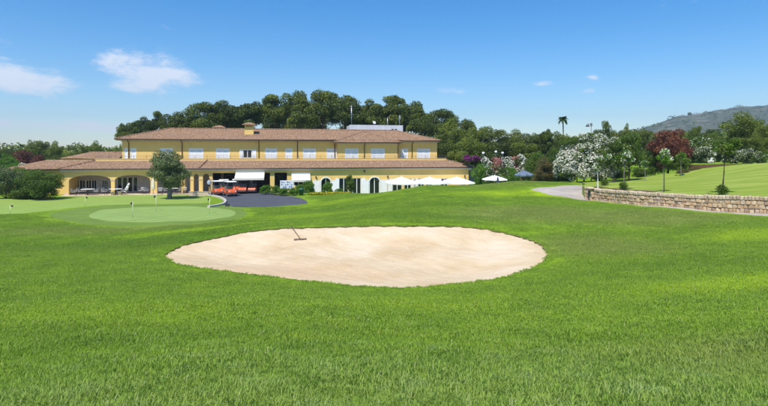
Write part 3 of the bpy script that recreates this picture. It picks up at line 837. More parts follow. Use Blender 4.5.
grass_field('fairway_grass', 'mown grass beyond the sand bunker', tC, *scatter(25.5, 62, .8, 13, 2.0, .95), 1.0, 3)
# ragged fringe hanging over the edge of the sand
ex, ey = [], []
rr_ = np.random.default_rng(5)
for i in range(len(BUNKER)):
    a = np.array(BUNKER[i]); b = np.array(BUNKER[(i + 1) % len(BUNKER)]); k = max(2, int(np.linalg.norm(b - a) / .06))
    for t in rr_.random(k):
        p = a + (b - a) * t; q = p + (p - cen) / np.linalg.norm(p - cen) * rr_.uniform(-.05, .3); ex.append(q[0]); ey.append(q[1])
ex = np.array(ex); ey = np.array(ey)
tE = [tuft('tuft_edge', .09, 80, .022, .06, .006, (.3, 1.5), 400 + i) for i in range(5)]
Z_ = gz(ex, ey)
grass_field('bunker_edge_grass', 'ragged fringe of grass along the edge of the sand bunker', tE, ex, ey, Z_, np.zeros(len(ex)), np.zeros(len(ex)), 1.0, 4)

# next terrace up, seen over the brow of the bank
UL = [(37.3, 62.3), (42, 59.5), (48, 58), (66, 58), (68, 92), (58, 92), (42, 68)]
UL = catmull(UL, 5); zu = 4.25
pts = [Vector(p) for p in UL]; n = len(UL); gxx, gyy = np.meshgrid(np.arange(29, 68, 2.), np.arange(57, 92, 2.)); gxx = gxx.ravel(); gyy = gyy.ravel(); m_ = inside(UL, gxx, gyy) & (seg_dist(UL, gxx, gyy) > .4)
pts += [Vector((a, b)) for a, b in zip(gxx[m_], gyy[m_])]
rv4, _, rf4, *_ = delaunay_2d_cdt(pts, [(i, (i + 1) % n) for i in range(n)], [], 0, 1e-5)
X4 = np.array([v.x for v in rv4]); Y4 = np.array([v.y for v in rv4]); f4 = np.array([f[:] for f in rf4 if len(f) == 3]); f4 = f4[inside(UL, X4[f4].mean(1), Y4[f4].mean(1))]
uz = lambda X, Y: zu - .5 * np.clip((40 - X) / 10, 0, 1) + .012 * (Y - 60)
tag(mesh_np('upper_lawn', np.stack([X4, Y4, uz(X4, Y4)], 1), f4, 'terrace_turf', smooth=True), kind='structure')
ua = np.array(UL); zz = uz(ua[:, 0], ua[:, 1])
tag(mesh_np('upper_lawn_edge', np.concatenate([np.column_stack([ua, zz - .004]), np.column_stack([ua * 1.0, zz - 2.6])]), [(i, (i + 1) % n, n + (i + 1) % n, n + i) for i in range(n)], 'soil'), kind='structure')
# ------------------------------------------------------------------ clubhouse
TH = math.atan2(11.2, 56.5); CT, ST = math.cos(TH), math.sin(TH); OX, OY = -42.1, 67.0
def ub(px, v=0.0):
    t = (px - 384) / 512
    return (t * (OY + v * CT) - OX + v * ST) / (CT - t * ST)
def bw(u, v):                             # building frame to world
    return (OX + u * CT - v * ST, OY + u * ST + v * CT)
club = thing('clubhouse', 'long two-storey yellow clubhouse with terracotta roofs, white shutters and an arcade', 'building', (OX, OY, 0), TH)

def arch_poly(u0, u1, w0, ws, wt, n=10):
    """opening with upright sides to ws and a curved head to wt"""
    p = [(u0, w0), (u1, w0)]
    for i in range(n + 1):
        a = PI * i / n; p.append(((u0 + u1) / 2 + (u1 - u0) / 2 * math.cos(a), ws + (wt - ws) * math.sin(a)))
    return p
def wall_holes(name, outer, holes, v0, v1, mat, parent, axis='u'):
    pts, edges, loops_ = [], [], [outer] + holes
    for lp in loops_:
        b = len(pts); pts += [Vector(p) for p in lp]; edges += [(b + i, b + (i + 1) % len(lp)) for i in range(len(lp))]
    r = delaunay_2d_cdt(pts, edges, [], 0, 1e-5)
    P = r[0]; fs = []
    for f in r[2]:
        c = sum((P[i] for i in f), Vector((0, 0))) / len(f); X, Y = np.array([c.x]), np.array([c.y])
        if inside(outer, X, Y)[0] and not any(inside(h, X, Y)[0] for h in holes): fs.append(tuple(f))
    m = MB(); n = len(P)
    m.add([(p.x, v0, p.y) for p in P] + [(p.x, v1, p.y) for p in P], fs + [tuple(i + n for i in f)[::-1] for f in fs])
    for lp in loops_:
        k = len(lp); m.add([(p[0], v0, p[1]) for p in lp] + [(p[0], v1, p[1]) for p in lp], [(i, (i + 1) % k, k + (i + 1) % k, k + i) for i in range(k)])
    me_o = m.build(name, mat, parent)
    bm = bmesh.new(); bm.from_mesh(me_o.data); bmesh.ops.remove_doubles(bm, verts=bm.verts, dist=1e-4); bmesh.ops.recalc_face_normals(bm, faces=bm.faces); bm.to_mesh(me_o.data); bm.free()
    return me_o
def corr(name, O, a, b, Lx, hi, parent, lo=lambda s: 0.0, per=.26, row=.42):
    """barrel-tiled roof slope: O eave corner, a along the eave, b up the slope"""
    O, a, b = Vector(O), Vector(a).normalized(), Vector(b).normalized(); nr = a.cross(b).normalized()
    if nr.z < 0: nr = -nr
    ns = int(Lx / per * 4) + 1; S = np.linspace(0, Lx, ns + 1)
    HI = np.array([hi(s) for s in S]); LO = np.array([lo(s) for s in S]); nr_ = int(HI.max() / row) + 1
    T = []
    for j in range(nr_ + 1): T += [(j * row, .03), (j * row + row * .985, .0)]
    T = np.array(T); sg, tg = np.meshgrid(S, T[:, 0], indexing='ij'); hg = np.meshgrid(S, T[:, 1], indexing='ij')[1]
    jit = RNG.normal(0, .006, sg.shape)
    h = hg + .045 * np.abs(np.sin(PI * sg / per)) + jit
    tc_ = np.clip(tg, LO[:, None], HI[:, None])
    A, Bv, Nv = np.array(a), np.array(b), np.array(nr)
    V = np.array(O)[None, None] + sg[..., None] * A + tc_[..., None] * Bv + h[..., None] * Nv
    m, k = sg.shape; idx = np.arange(m * k).reshape(m, k)
    Fq = np.stack([idx[:-1, :-1], idx[1:, :-1], idx[1:, 1:], idx[:-1, 1:]], -1).reshape(-1, 4)
    tt = tc_.ravel(); ok = (np.abs(tt[Fq[:, 0]] - tt[Fq[:, 3]]) + np.abs(tt[Fq[:, 1]] - tt[Fq[:, 2]])) > 1e-6
    o = mesh_np(name, V.reshape(-1, 3), Fq[ok], 'tile', parent); o['kind'] = 'stuff'
    return o
def caps(name, p, q, parent, r=.11):
    """row of half-round cap tiles along a ridge or hip"""
    p, q = Vector(p), Vector(q); n = max(1, int((q - p).length / .42)); m = MB()
    for i in range(n):
        a = p.lerp(q, i / n); b = p.lerp(q, (i + 1.08) / n); m.tube([a, b], [r * 1.08, r * .9], 8)
    return m.build(name, 'tile', parent)

# --- levels
EAVE1, TOP1, EAVE2 = 3.45, 4.45, 7.55
V1, V2 = 4.2, 3.3                         # upper wall, projecting bay
uA, uB = ub(57.5, -.45), ub(474.5, -.45)
wu0, wu1 = ub(63.7), ub(468.6)
# ground storey front wall with arcade, portico and window openings
def arch_px(a, b, w0, ws, wt): return arch_poly(ub(a), ub(b), w0, ws, wt)
holes = [arch_px(68.8, 110.9, .0, 1.95, 2.62), arch_px(114.6, 150.5, .0, 1.95, 2.62), arch_px(157, 181, .0, 1.95, 2.62),
         arch_px(185.2, 190.2, .0, 2.25, 2.72), arch_px(193.6, 198.8, .0, 2.25, 2.72), arch_px(202.8, 209.2, .0, 2.25, 2.72),
         [(ub(212.5), .0), (ub(270), .0), (ub(270), 2.8), (ub(212.5), 2.8)], [(ub(274.5), .0), (ub(287), .0), (ub(287), 2.8), (ub(274.5), 2.8)],
         [(ub(293.5), .9), (ub(308), .9), (ub(308), 2.3), (ub(293.5), 2.3)]]
WIN = [(321.2, 330.6, -.2, 1.35, 2.0, 'arch'), (339, 348.6, -.4, 0, 1.95, 'sq'), (352.5, 361.2, -.4, 0, 1.95, 'sq'), (369.6, 379.6, -.5, 1.35, 2.02, 'arch'), (392.5, 402, -.6, 0, 1.75, 'sq'), (404, 411.5, -.6, 0, 1.75, 'sq'),
       (418, 424.5, -.6, 0, 1.75, 'sq'), (426, 432.5, -.6, 0, 1.75, 'sq'), (441, 448, -.6, 0, 1.75, 'sq')]
for a, b, w0, ws, wt_, k in WIN:
    holes.append(arch_px(a, b, w0, ws, wt_) if k == 'arch' else [(ub(a), w0), (ub(b), w0), (ub(b), wt_), (ub(a), wt_)])
wall_holes('front_wall', [(wu0, -1.3), (wu1, -1.3), (wu1, 3.13), (wu0, 3.13)], holes, 0, .42, 'stucco', club)
m = MB(); m.box(uA + .25, uB - .25, -.36, -.003, 3.13, 3.36); m.box(wu0, wu1, .0, .42, 3.132, 3.36)
m.build('cornice', 'cornice_white', club)
m = MB(); m.tube([(uA, -.47, 3.42), (uB, -.47, 3.42)], .075, 8); m.build('gutter', 'gutter_brown', club)
# small moulding course under the cornice and plinth
for a, b in ((wu0, ub(68.8)), (ub(287), ub(321)), (ub(330.6), ub(339)), (ub(379.6), ub(392.5)), (ub(448), wu1)):
    m = MB(); m.box(a, b, -.03, -.002, -1.3, .25); m.build('plinth', 'cornice_grey', club)
# end walls and the veranda
m = MB(); m.box(wu0, wu0 + .4, .424, 12.5, -1.3, 3.13); m.build('end_wall', 'stucco', club)
m = MB(); m.box(wu1 - .4, wu1, .424, 12.5, -1.3, 3.13); m.build('end_wall', 'stucco', club)
m = MB(); m.box(wu0 + .4, ub(209.5), 3.8, 4.05, -.3, 3.1); m.build('veranda_wall', 'veranda_wall', club)
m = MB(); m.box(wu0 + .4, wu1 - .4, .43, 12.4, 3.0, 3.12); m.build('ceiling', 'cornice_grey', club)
m = MB(); m.box(wu0 + .1, ub(209.5), -1.6, 3.79, -.3, .06); m.build('veranda_floor', 'plaster_beige', club)
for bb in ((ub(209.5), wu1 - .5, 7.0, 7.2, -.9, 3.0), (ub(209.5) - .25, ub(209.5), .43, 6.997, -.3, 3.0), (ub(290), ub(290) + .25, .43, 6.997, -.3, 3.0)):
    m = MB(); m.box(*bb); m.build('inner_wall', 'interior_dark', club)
m = MB(); m.box(ub(270, .6), ub(274.5, .6), .6, 3, -.2, 3.0); m.build('pier', 'veranda_wall', club)
for px in (221, 236, 250):
    m = MB(); m.box(ub(px, 3.2), ub(px, 3.2) + .35, 3.2, 3.55, -.1, 3.0); m.build('column', 'plaster_beige', club)
# arcade column capitals
for px in (112.7, 153.6, 183, 191.9, 200.8, 211):
    u = ub(px); hw = {112.7: .30, 153.6: .5, 183: .32, 191.9: .28, 200.8: .32, 211: .3}[px]
    m = MB(); m.box(u - hw, u + hw, -.035, -.003, 1.88, 2.0); m.build('capital', 'plaster_beige', club); m = MB(); m.box(u - hw, u + hw, -.05, -.003, -.0, .22); m.build('column_base', 'plaster_beige', club)

def frame_bars(u0, u1, w0, w1, v, th=.07, cols=2, rows=1, dep=.08):
    m = MB(); d0, d1 = v - dep / 2, v + dep / 2
    m.box(u0, u1, d0, d1, w0, w0 + th); m.box(u0, u1, d0, d1, w1 - th, w1)
    for i in range(cols + 1):
        c = u0 + th / 2 + (u1 - u0 - th) * i / cols; m.box(c - th / 2, c + th / 2, d0 + .003, d1 - .003, w0 + th, w1 - th)
    for j in range(1, rows):
        c = w0 + (w1 - w0) * j / rows; m.box(u0 + th, u1 - th, d0 + .006, d1 - .006, c - th * .3, c + th * .3)
    return m
def shutter(u0, u1, w0, w1, v, parent, arch=None):
    m = MB(); f = .07
    m.box(u0, u0 + f, v - .03, v + .02, w0, w1); m.box(u1 - f, u1, v - .03, v + .02, w0, w1)
    m.box(u0 + f, u1 - f, v - .028, v + .018, w0, w0 + f); m.box(u0 + f, u1 - f, v - .028, v + .018, w1 - f, w1); 
    k = int((w1 - w0 - 2 * f) / .11)
    for i in range(k):
        z = w0 + f + (w1 - w0 - 2 * f) * (i + .5) / k
        m.add([(u0 + f, v - .022, z - .05), (u1 - f, v - .022, z - .05), (u1 - f, v + .012, z + .055), (u0 + f, v + .012, z + .055)], [(0, 1, 2, 3)])
    return m.build('shutter', 'shutter_white', parent)
def glass(u0, u1, w0, w1, v, parent):
    m = MB(); m.box(u0, u1, v, v + .02, w0, w1); return m.build('pane', 'glass', parent)
# ground floor windows
for a, b in ((214, 219), (225, 231), (239, 244), (256, 262), (277, 284)):
    u0, u1 = ub(a, 6.9), ub(b, 6.9); wh = frame_bars(u0, u1, .05, 2.3, 6.93, .09, 2, 2).build('glazed_door', 'cart_seat', club); glass(u0 + .05, u1 - .05, .1, 2.25, 6.96, wh)
for i, (a, b, w0, ws, wt_, k) in enumerate(WIN):
    u0, u1 = ub(a), ub(b)
    if k == 'arch':
        fr = MB()
        o_, i_ = arch_poly(u0 - .16, u1 + .16, w0, ws, wt_ + .16, 12), arch_poly(u0, u1, w0, ws, wt_, 12)
        wh = wall_holes('window', o_, [[(x, z) for x, z in arch_poly(u0 + .0, u1 - .0, w0 + .001, ws, wt_, 12)]], -.05, -.003, 'white_paint', club)
        n_ = MB(); n_.box((u0 + u1) / 2 - .05, (u0 + u1) / 2 + .05, .17, .22, w0, wt_ - .02)
        n_.box(u0, u0 + .06, .17, .22, w0, ws); n_.box(u1 - .06, u1, .17, .22, w0, ws); n_.box(u0, u1, .172, .218, w0 + .0, w0 + .1); n_.build('frame', 'white_paint', wh)
        m = MB(); ap = arch_poly(u0, u1, w0, ws, wt_, 12); m.prism(ap, .24, .27); m.build('pane', 'glass', wh)
        sw = 1.05 if i == 0 else .95
        shutter(u0 - .16 - sw, u0 - .18, w0 + .05, ws + .32, -.08, wh); shutter(u1 + .18, u1 + .16 + sw, w0 + .05, ws + .32, -.08, wh)
    else:
        wh = frame_bars(u0, u1, w0, wt_, .1, .09, 2, 1, .1).build('window', 'white_paint', club)
        glass(u0 + .05, u1 - .05, w0 + .05, wt_ - .05, .14, wh)
        if i == 2: shutter(u1 + .03, u1 + .62, w0 + .05, wt_, -.06, wh)
        if i == 1: shutter(u0 - .5, u0 - .03, w0 + .05, wt_, -.06, wh)
        if i in (4, 6, 8): shutter(u0 - .75, u0 - .03, w0 + .05, wt_, -.06, wh)
        if i in (5, 7): shutter(u1 + .03, u1 + .7, w0 + .05, wt_, -.06, wh)
wh = frame_bars(ub(293.5), ub(308), .9, 2.3, .1, .08, 3, 1, .1).build('window', 'white_paint', club); glass(ub(293.5), ub(308), .9, 2.3, .14, wh)
# veranda windows and french doors
for a, b in ((74.2, 79.2), (80.2, 85.2), (86.6, 91.2), (92.2, 96.6)):
    u0, u1 = ub(a, 3.8), ub(b, 3.8); wh = frame_bars(u0 - .06, u1 + .06, .5, 1.85, 3.75, .07, 2, 1).build('window', 'white_paint', club); glass(u0, u1, .55, 1.8, 3.76, wh)
wh = frame_bars(ub(102, 3.8), ub(108.5, 3.8), .6, 1.8, 3.75, .06, 3, 4).build('window', 'white_paint', club); glass(ub(102, 3.8), ub(108.5, 3.8), .62, 1.78, 3.785, wh)
for a, b in ((117.5, 122.3), (122.7, 127.6), (128, 133), (133.4, 138), (163, 169), (174, 180)):
    u0, u1 = ub(a, 3.8), ub(b, 3.8); wh = frame_bars(u0, u1, .07, 2.2, 3.74, .07, 1, 1).build('glazed_door', 'white_paint', club); glass(u0 + .06, u1 - .06, .2, 2.13, 3.76, wh)

# --- lower roof
phi1 = math.atan2(TOP1 - EAVE1, 3.35); c1, s1 = math.cos(phi1), math.sin(phi1); run1 = 3.35
L1 = uB - uA
corr('roof_tiles', (uA, -.45, EAVE1), (1, 0, 0), (0, c1, s1), L1, lambda s: max(0.001, min(run1, s, L1 - s)) / c1, club)
corr('roof_tiles', (uB, -.45, EAVE1), (0, 1, 0), (-c1, 0, s1), 13.0, lambda s: max(0.001, min(run1, s)) / c1, club)
corr('roof_tiles', (uA, -.45, EAVE1), (0, 1, 0), (c1, 0, s1), 13.0, lambda s: max(0.001, min(run1, s)) / c1, club)
caps('hip_tiles', (uA, -.45, EAVE1 + .07), (uA + run1, -.45 + run1, TOP1 + .06), club); caps('hip_tiles', (uB, -.45, EAVE1 + .07), (uB - run1, -.45 + run1, TOP1 + .06), club)
m = MB(); m.add([(uA, -.45, EAVE1 - .03), (uB, -.45, EAVE1 - .03), (uB - run1, 2.9, TOP1 - .03), (uA + run1, 2.9, TOP1 - .03)], [(0, 1, 2, 3)]); m.build('roof_deck', 'gutter_brown', club)
# a change of level in the lower roof, seen as a pale diagonal verge of cap tiles
caps('verge_tiles', (ub(199, -.45), -.42, EAVE1 + .12), (ub(207, 2.9), 2.88, TOP1 + .12), club, .09)
# parapet and terrace
pa, pb = uA + run1, uB - run1
m = MB(); m.box(pa, pb, 2.9, 3.06, 4.2, 4.74); m.box(pa, pa + .16, 3.065, 12, 4.2, 4.74); m.box(pb - .16, pb, 3.065, 12, 4.2, 4.74); m.build('parapet', 'stucco', club)
m = MB(); m.box(pa - .03, pb + .03, 2.86, 3.1, 4.745, 4.80); m.build('parapet_coping', 'plaster_beige', club)
m = MB(); m.box(pa + .17, pb - .17, 3.07, 12, 4.1, 4.25); m.build('terrace_floor', 'plaster_beige', club)
m = MB(); n = int((pb - pa) / 1.6)
for i in range(n + 1):
    u = pa + .1 + (pb - pa - .2) * i / n; m.box(u - .018, u + .018, 2.96, 3.0, 4.8, 5.25)
for z in (5.25, 5.08, 4.93): m.box(pa + .08, pb - .08, 2.97, 2.99, z - .013, z + .013)
m.build('railing', 'rail_iron', club)
# --- upper storey
x0, x1 = ub(122, V1), ub(437, V1); bx0, bx1 = ub(337.8, V2), ub(399, V2)
UW = [(124.4, 127.9, 0, 1), (130.6, 136.3, 0, 1), (160, 173, 0, 2), (189, 203.2, 0, 2), (216, 229.6, 0, 2), (265, 277, 0, 2), (285.3, 292.3, 0, 1), (303, 315.6, 0, 2), (326.5, 336.6, 0, 2), (345, 358.4, 1, 2), (371, 384.6, 1, 2), (400.8, 408, 0, 1), (417.2, 430, 0, 2)]
hl = [[(ub(a, V1), 4.62), (ub(b, V1), 4.62), (ub(b, V1), 6.28), (ub(a, V1), 6.28)] for a, b, bay, k in UW if not bay] + [[(ub(243, V1), 4.85), (ub(252, V1), 4.85), (ub(252, V1), 6.1), (ub(243, V1), 6.1)]]
wall_holes('upper_wall', [(x0, 4.26), (x1, 4.26), (x1, 7.34), (x0, 7.34)], hl, V1, V1 + .3, 'stucco', club)
m = MB(); m.box(x0, x0 + .3, V1 + .304, 14.5, 4.26, 7.34); m.box(x1 - .3, x1, V1 + .304, 14.5, 4.26, 7.34); m.box(x0 + .3, x1 - .3, 14.2, 14.5, 4.26, 7.34); m.build('side_wall', 'stucco', club)
hb = [[(ub(a, V2), 4.62), (ub(b, V2), 4.62), (ub(b, V2), 6.28), (ub(a, V2), 6.28)] for a, b, bay, k in UW if bay]
wall_holes('bay_wall', [(bx0, 4.26), (bx1, 4.26), (bx1, 7.04), (bx0, 7.04)], hb, V2, V2 + .3, 'stucco', club)
m = MB(); m.box(bx0, bx0 + .3, V2 + .304, V1 - .004, 4.26, 7.04); m.build('bay_side_wall', 'stucco', club); m = MB(); m.box(bx1 - .3, bx1, V2 + .304, V1 - .004, 4.26, 7.04); m.build('bay_side_wall', 'stucco', club)
for a, b, bay, k in UW:
    v = V2 if bay else V1; u0, u1 = ub(a, v), ub(b, v)
    fr = frame_bars(u0, u1, 4.62, 6.28, v + .02, .06, 1, 1, .07).build('window', 'white_paint', club)
    if k == 1: shutter(u0 + .04, u1 - .04, 4.66, 6.24, v + .04, fr)
    else:
        c = (u0 + u1) / 2; shutter(u0 + .05, c - .008, 4.67, 6.23, v + .04, fr); shutter(c + .008, u1 - .05, 4.67, 6.23, v + .04, fr)
    m = MB(); m.box(u0 - .05, u1 + .05, v - .08, v - .004, 4.54, 4.61); m.build('sill', 'cornice_white', fr)
u0, u1 = ub(243, V1), ub(252, V1)
fr = frame_bars(u0, u1, 4.85, 6.1, V1 + .03, .09, 2, 1, .08).build('window', 'white_paint', club); glass(u0 + .05, u1 - .05, 4.9, 6.05, V1 + .08, fr)
shutter(u0 - .5, u0 - .03, 4.82, 6.12, V1 - .05, fr); shutter(u1 + .03, u1 + .62, 4.82, 6.12, V1 - .05, fr)
# --- upper roof
VE = V1 - .75; e0, e1 = ub(114.5, VE), ub(440.8, VE); RUN = 6.0; sl = .295; ph = math.atan(sl); cp, sp = math.cos(ph), math.sin(ph); Lu = e1 - e0; RZ = EAVE2 + RUN * sl
corr('roof_tiles', (e0, VE, EAVE2), (1, 0, 0), (0, cp, sp), Lu, lambda s: max(.001, min(RUN, s, Lu - s)) / cp, club)
corr('roof_tiles', (e1, VE + 12, EAVE2), (-1, 0, 0), (0, -cp, sp), Lu, lambda s: max(.001, min(RUN, s, Lu - s)) / cp, club)
corr('roof_tiles', (e0, VE, EAVE2), (0, 1, 0), (cp, 0, sp), 12, lambda s: max(.001, min(s, 12 - s)) / cp, club)
corr('roof_tiles', (e1, VE, EAVE2), (0, 1, 0), (-cp, 0, sp), 12, lambda s: max(.001, min(s, 12 - s)) / cp, club)
caps('ridge_tiles', (e0 + RUN, VE + RUN, RZ + .06), (e1 - RUN, VE + RUN, RZ + .06), club)
for a, b in (((e0, VE, EAVE2 + .06), (e0 + RUN, VE + RUN, RZ + .06)), ((e1, VE, EAVE2 + .06), (e1 - RUN, VE + RUN, RZ + .06))): caps('hip_tiles', a, b, club)
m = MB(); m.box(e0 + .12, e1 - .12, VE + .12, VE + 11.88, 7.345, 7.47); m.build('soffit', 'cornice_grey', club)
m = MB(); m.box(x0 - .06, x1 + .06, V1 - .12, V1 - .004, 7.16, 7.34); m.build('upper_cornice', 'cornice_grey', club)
m = MB(); m.tube([(e0, VE - .05, 7.5), (ub(333.5, VE), VE - .05, 7.5)], .08, 8); m.build('gutter', 'gutter_brown', club); m = MB(); m.tube([(ub(401, VE), VE - .05, 7.5), (e1, VE - .05, 7.5)], .08, 8); m.build('gutter', 'gutter_brown', club)
# bay roof
BE = V2 - .7; b0, b1 = ub(333.8, BE), ub(401.5, BE); Lb = b1 - b0; EB = 7.22; sb = .345; pb_ = math.atan(sb); cb, sb_ = math.cos(pb_), math.sin(pb_); rb = Lb / 2
corr('roof_tiles', (b0, BE, EB), (1, 0, 0), (0, cb, sb_), Lb, lambda s: max(.001, min(rb, s, Lb - s)) / cb, club)
corr('roof_tiles', (b0, BE, EB), (0, 1, 0), (cb, 0, sb_), 9, lambda s: max(.001, min(s, rb)) / cb, club)
corr('roof_tiles', (b1, BE, EB), (0, 1, 0), (-cb, 0, sb_), 9, lambda s: max(.001, min(s, rb)) / cb, club)
zt = EB + rb * sb
caps('hip_tiles', (b0, BE, EB + .06), (b0 + rb, BE + rb, zt + .05), club, .09); caps('hip_tiles', (b1, BE, EB + .06), (b1 - rb, BE + rb, zt + .05), club, .09)
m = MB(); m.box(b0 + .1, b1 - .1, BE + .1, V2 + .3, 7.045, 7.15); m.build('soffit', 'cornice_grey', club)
m = MB(); m.box(bx0 - .05, bx1 + .05, V2 - .11, V2 - .004, 6.88, 7.04); m.build('bay_cornice', 'cornice_white', club)
m = MB(); m.tube([(b0, BE - .05, 7.17), (b1, BE - .05, 7.17)], .075, 8); m.build('gutter', 'gutter_brown', club)
# downpipes
for px, bay in ((128.9, 0), (182.2, 0), (258.9, 0), (297.4, 0), (334.8, 0), (364.4, 1), (398.0, 1), (412, 0)):
    v = V2 if bay else V1; u = ub(px, v); top = 7.1 if bay else 7.4; ve = BE if bay else VE
    m = MB(); m.tube([(u, ve, top), (u, ve + .1, top - .15), (u, v - .07, top - .45), (u, v - .07, 4.3)], .062, 6); m.build('downpipe', 'gutter_brown', club)
for px in (364.5,):
    m = MB(); u = ub(px); m.box(u - .12, u + .12, -.16, -.005, 2.9, 3.1); m.tube([(u, -.1, 2.9), (u, -.1, 2.7)], .05, 6); m.build('rain_hopper', 'gutter_brown', club)
# chimneys
def chimney(px0, px1, v, w0, w1, capw):
    a, b = ub(px0, v), ub(px1, v); d = b - a
    m = MB(); m.box(a, b, v, v + d * .8, w0, w1 - .62)
    for q in (a + .02, b - .24):
        for r_ in (v + .02, v + d * .8 - .24): m.box(q, q + .22, r_, r_ + .22, w1 - .615, w1 - .3)
    m.box(a + .3, b - .3, v + .25, v + d * .8 - .25, w1 - .612, w1 - .31)
    c = m.build('chimney', 'stucco', club)
    m = MB(); e = .38; q0, q1, r0, r1 = a - e, b + e, v - e, v + d * .8 + e; cz_ = w1 - .3
    m.box(q0, q1, r0, r1, cz_, cz_ + .07); cc = ((q0 + q1) / 2, (r0 + r1) / 2)
    m.add([(q0 + .02, r0 + .02, cz_ + .074), (q1 - .02, r0 + .02, cz_ + .074), (q1 - .02, r1 - .02, cz_ + .074), (q0 + .02, r1 - .02, cz_ + .074), (cc[0] - .2, cc[1], w1 + .12), (cc[0] + .2, cc[1], w1 + .12)], [(0, 1, 5, 4), (2, 3, 4, 5), (1, 2, 5), (3, 0, 4)])
    m.build('chimney_cap', 'tile', c)
chimney(244.6, 253.6, 6.2, 8.0, 10.15, .3)
chimney(214.5, 223.5, 11.5, 7.5, 9.95, .3)
# roof plant enclosure built of panels
v = 12.5; a, b = ub(349.6, v), ub(403, v); n = 9
for i in range(n):
    p0, p1 = a + (b - a) * i / n, a + (b - a) * (i + 1) / n; m = MB(); m.box(p0 + .015, p1 - .015, v, v + .08, 8.4, 10.36); m.box(p0, p1, v + .02, v + .06, 10.36, 10.42); pn = m.build('plant_screen_panel', 'plant_box', club)
m = MB(); m.box(a, a + .08, v + .09, v + 4, 8.4, 10.36); m.box(b - .08, b, v + .09, v + 4, 8.4, 10.36); m.box(a, b, v + 4, v + 4.08, 8.4, 10.36); m.build('plant_screen', 'plant_box', club)
m = MB(); q = ub(391.5, v); m.box(q, q + .35, v - .04, v - .004, 9.45, 9.8); m.build('vent_grille', 'dark_metal', club); m = MB(); m.box(q + .6, q + .95, v - .04, v - .004, 9.45, 9.8); m.build('vent_grille', 'dark_metal', club)
m = MB(); u = ub(374, v + 1); m.lathe([(.02, 0), (.25, .03), (.45, .10), (.58, .2)], 14); dish = m.build('satellite_dish', 'white_paint', club)
dish.scale = (.5, .5, .5); dish.location = (u, v + 1, 10.9); dish.rotation_euler = (R(60), 0, R(15))
m = MB(); m.tube([(u, v + 1, 10.2), (u, v + 1, 10.9)], .04, 6); m.build('dish_post', 'steel', club)
for px, top in ((351.5, 13.9), (387.5, 11.9), (399.5, 12.3)):
    u = ub(px, v + 1.5); m = MB(); m.tube([(u, v + 1.5, 9.5), (u, v + 1.5, top)], .045, 6)
    if px < 360:
        for k in range(5): m.tube([(u - .45 + .05 * k, v + 1.5, top - .2 - .35 * k), (u + .45 - .05 * k, v + 1.5, top - .2 - .35 * k)], .015, 4)
    elif px > 395: m.box(u - .12, u + .16, v + 1.4, v + 1.6, top - .7, top - .1)
    m.build('antenna', 'steel', club)
# awnings
def awning(ua_, ub_, wt_, vf, wf, mat):
    m = MB(); t = .03
    k = 8
    for i in range(k):
        a = ua_ + (ub_ - ua_) * i / k; b = ua_ + (ub_ - ua_) * (i + 1) / k
        m.add([(a, -.02, wt_), (b, -.02, wt_), (b, vf * .5, (wt_ + wf) / 2 - .04), (a, vf * .5, (wt_ + wf) / 2 - .04), (a, vf, wf), (b, vf, wf), (b, vf - .01, wf - .22), (a, vf - .01, wf - .22)], [(0, 1, 2, 3), (3, 2, 5, 4), (4, 5, 6, 7)])
    o = m.build('awning', mat, club)
    s_ = o.modifiers.new('cloth_thickness', 'SOLIDIFY'); s_.thickness = .012
    m = MB(); m.tube([(ua_, vf, wf), (ub_, vf, wf)], .035, 6); m.box(ua_, ub_, -.16, -.005, wt_ - .02, wt_ + .12)
    for u in (ua_ + .2, ub_ - .2): m.tube([(u, -.05, wt_ - .7), (u, vf * .6, wt_ - .75), (u, vf, wf - .02)], .025, 5)
    m.build('awning_frame', 'white_paint', o)
awning(ub(234.4) + .2, ub(264.6), 2.98, -2.3, 2.12, 'awning_cream')
awning(ub(291.5), ub(310), 2.66, -1.9, 1.78, 'awning_cream')
# outdoor wall lamps
for px in (387.6, 464.5, 316):
    u = ub(px); m = MB(); m.box(u - .05, u + .05, -.12, -.004, 2.05, 2.12); m.lathe([(.03, 0), (.1, .04), (.12, .26), (.04, .34), (0, .36)], 8, (u, -.16, 1.95)); m.build('wall_lamp', 'dark_metal', club)
# recessed right-hand end: grey porch wall with a pale corner post
m = MB(); m.box(wu1 + .004, ub(480, 1.4), 1.4, 1.6, -1.3, 3.0); m.build('porch_wall', 'veranda_wall', club)
m = MB(); m.box(ub(480, 1.2), ub(480, 1.2) + .12, 1.0, 1.65, -1.3, 3.05); m.build('porch_post', 'cornice_white', club)
for px in (470.5, 473, 475.5, 478):
    m = MB(); u = ub(px, 1.4); m.box(u, u + .06, 1.34, 1.396, -1.2, 2.9); m.build('porch_batten', 'pot_stone', club)
m = MB(); m.box(wu1 - .1, uB, -.3, 5, 3.0, 3.12); m.build('porch_ceiling', 'cornice_grey', club)
# left wing beyond the bushes
m = MB(); m.box(-7.5, wu0 - .004, 2.2, 2.5, -1, 3.2); m.box(-7.5, -7.2, 2.504, 10, -1, 3.2); m.build('left_wing_wall', 'stucco', club)
wl0, wl1 = -8.0, uA + 2.2; Lw = wl1 - wl0
corr('roof_tiles', (wl0, 1.7, 3.4), (1, 0, 0), (0, c1, s1), Lw, lambda s: max(.001, min(4.0, s)) / c1, club)
corr('roof_tiles', (wl0, 1.7, 3.4), (0, 1, 0), (c1, 0, s1), 9.0, lambda s: max(.001, min(s, 4.0, 9 - s)) / c1, club)
m = MB(); m.tube([(wl0, 1.66, 3.36), (wu0, 1.66, 3.36)], .07, 6); m.build('gutter', 'gutter_brown', club)
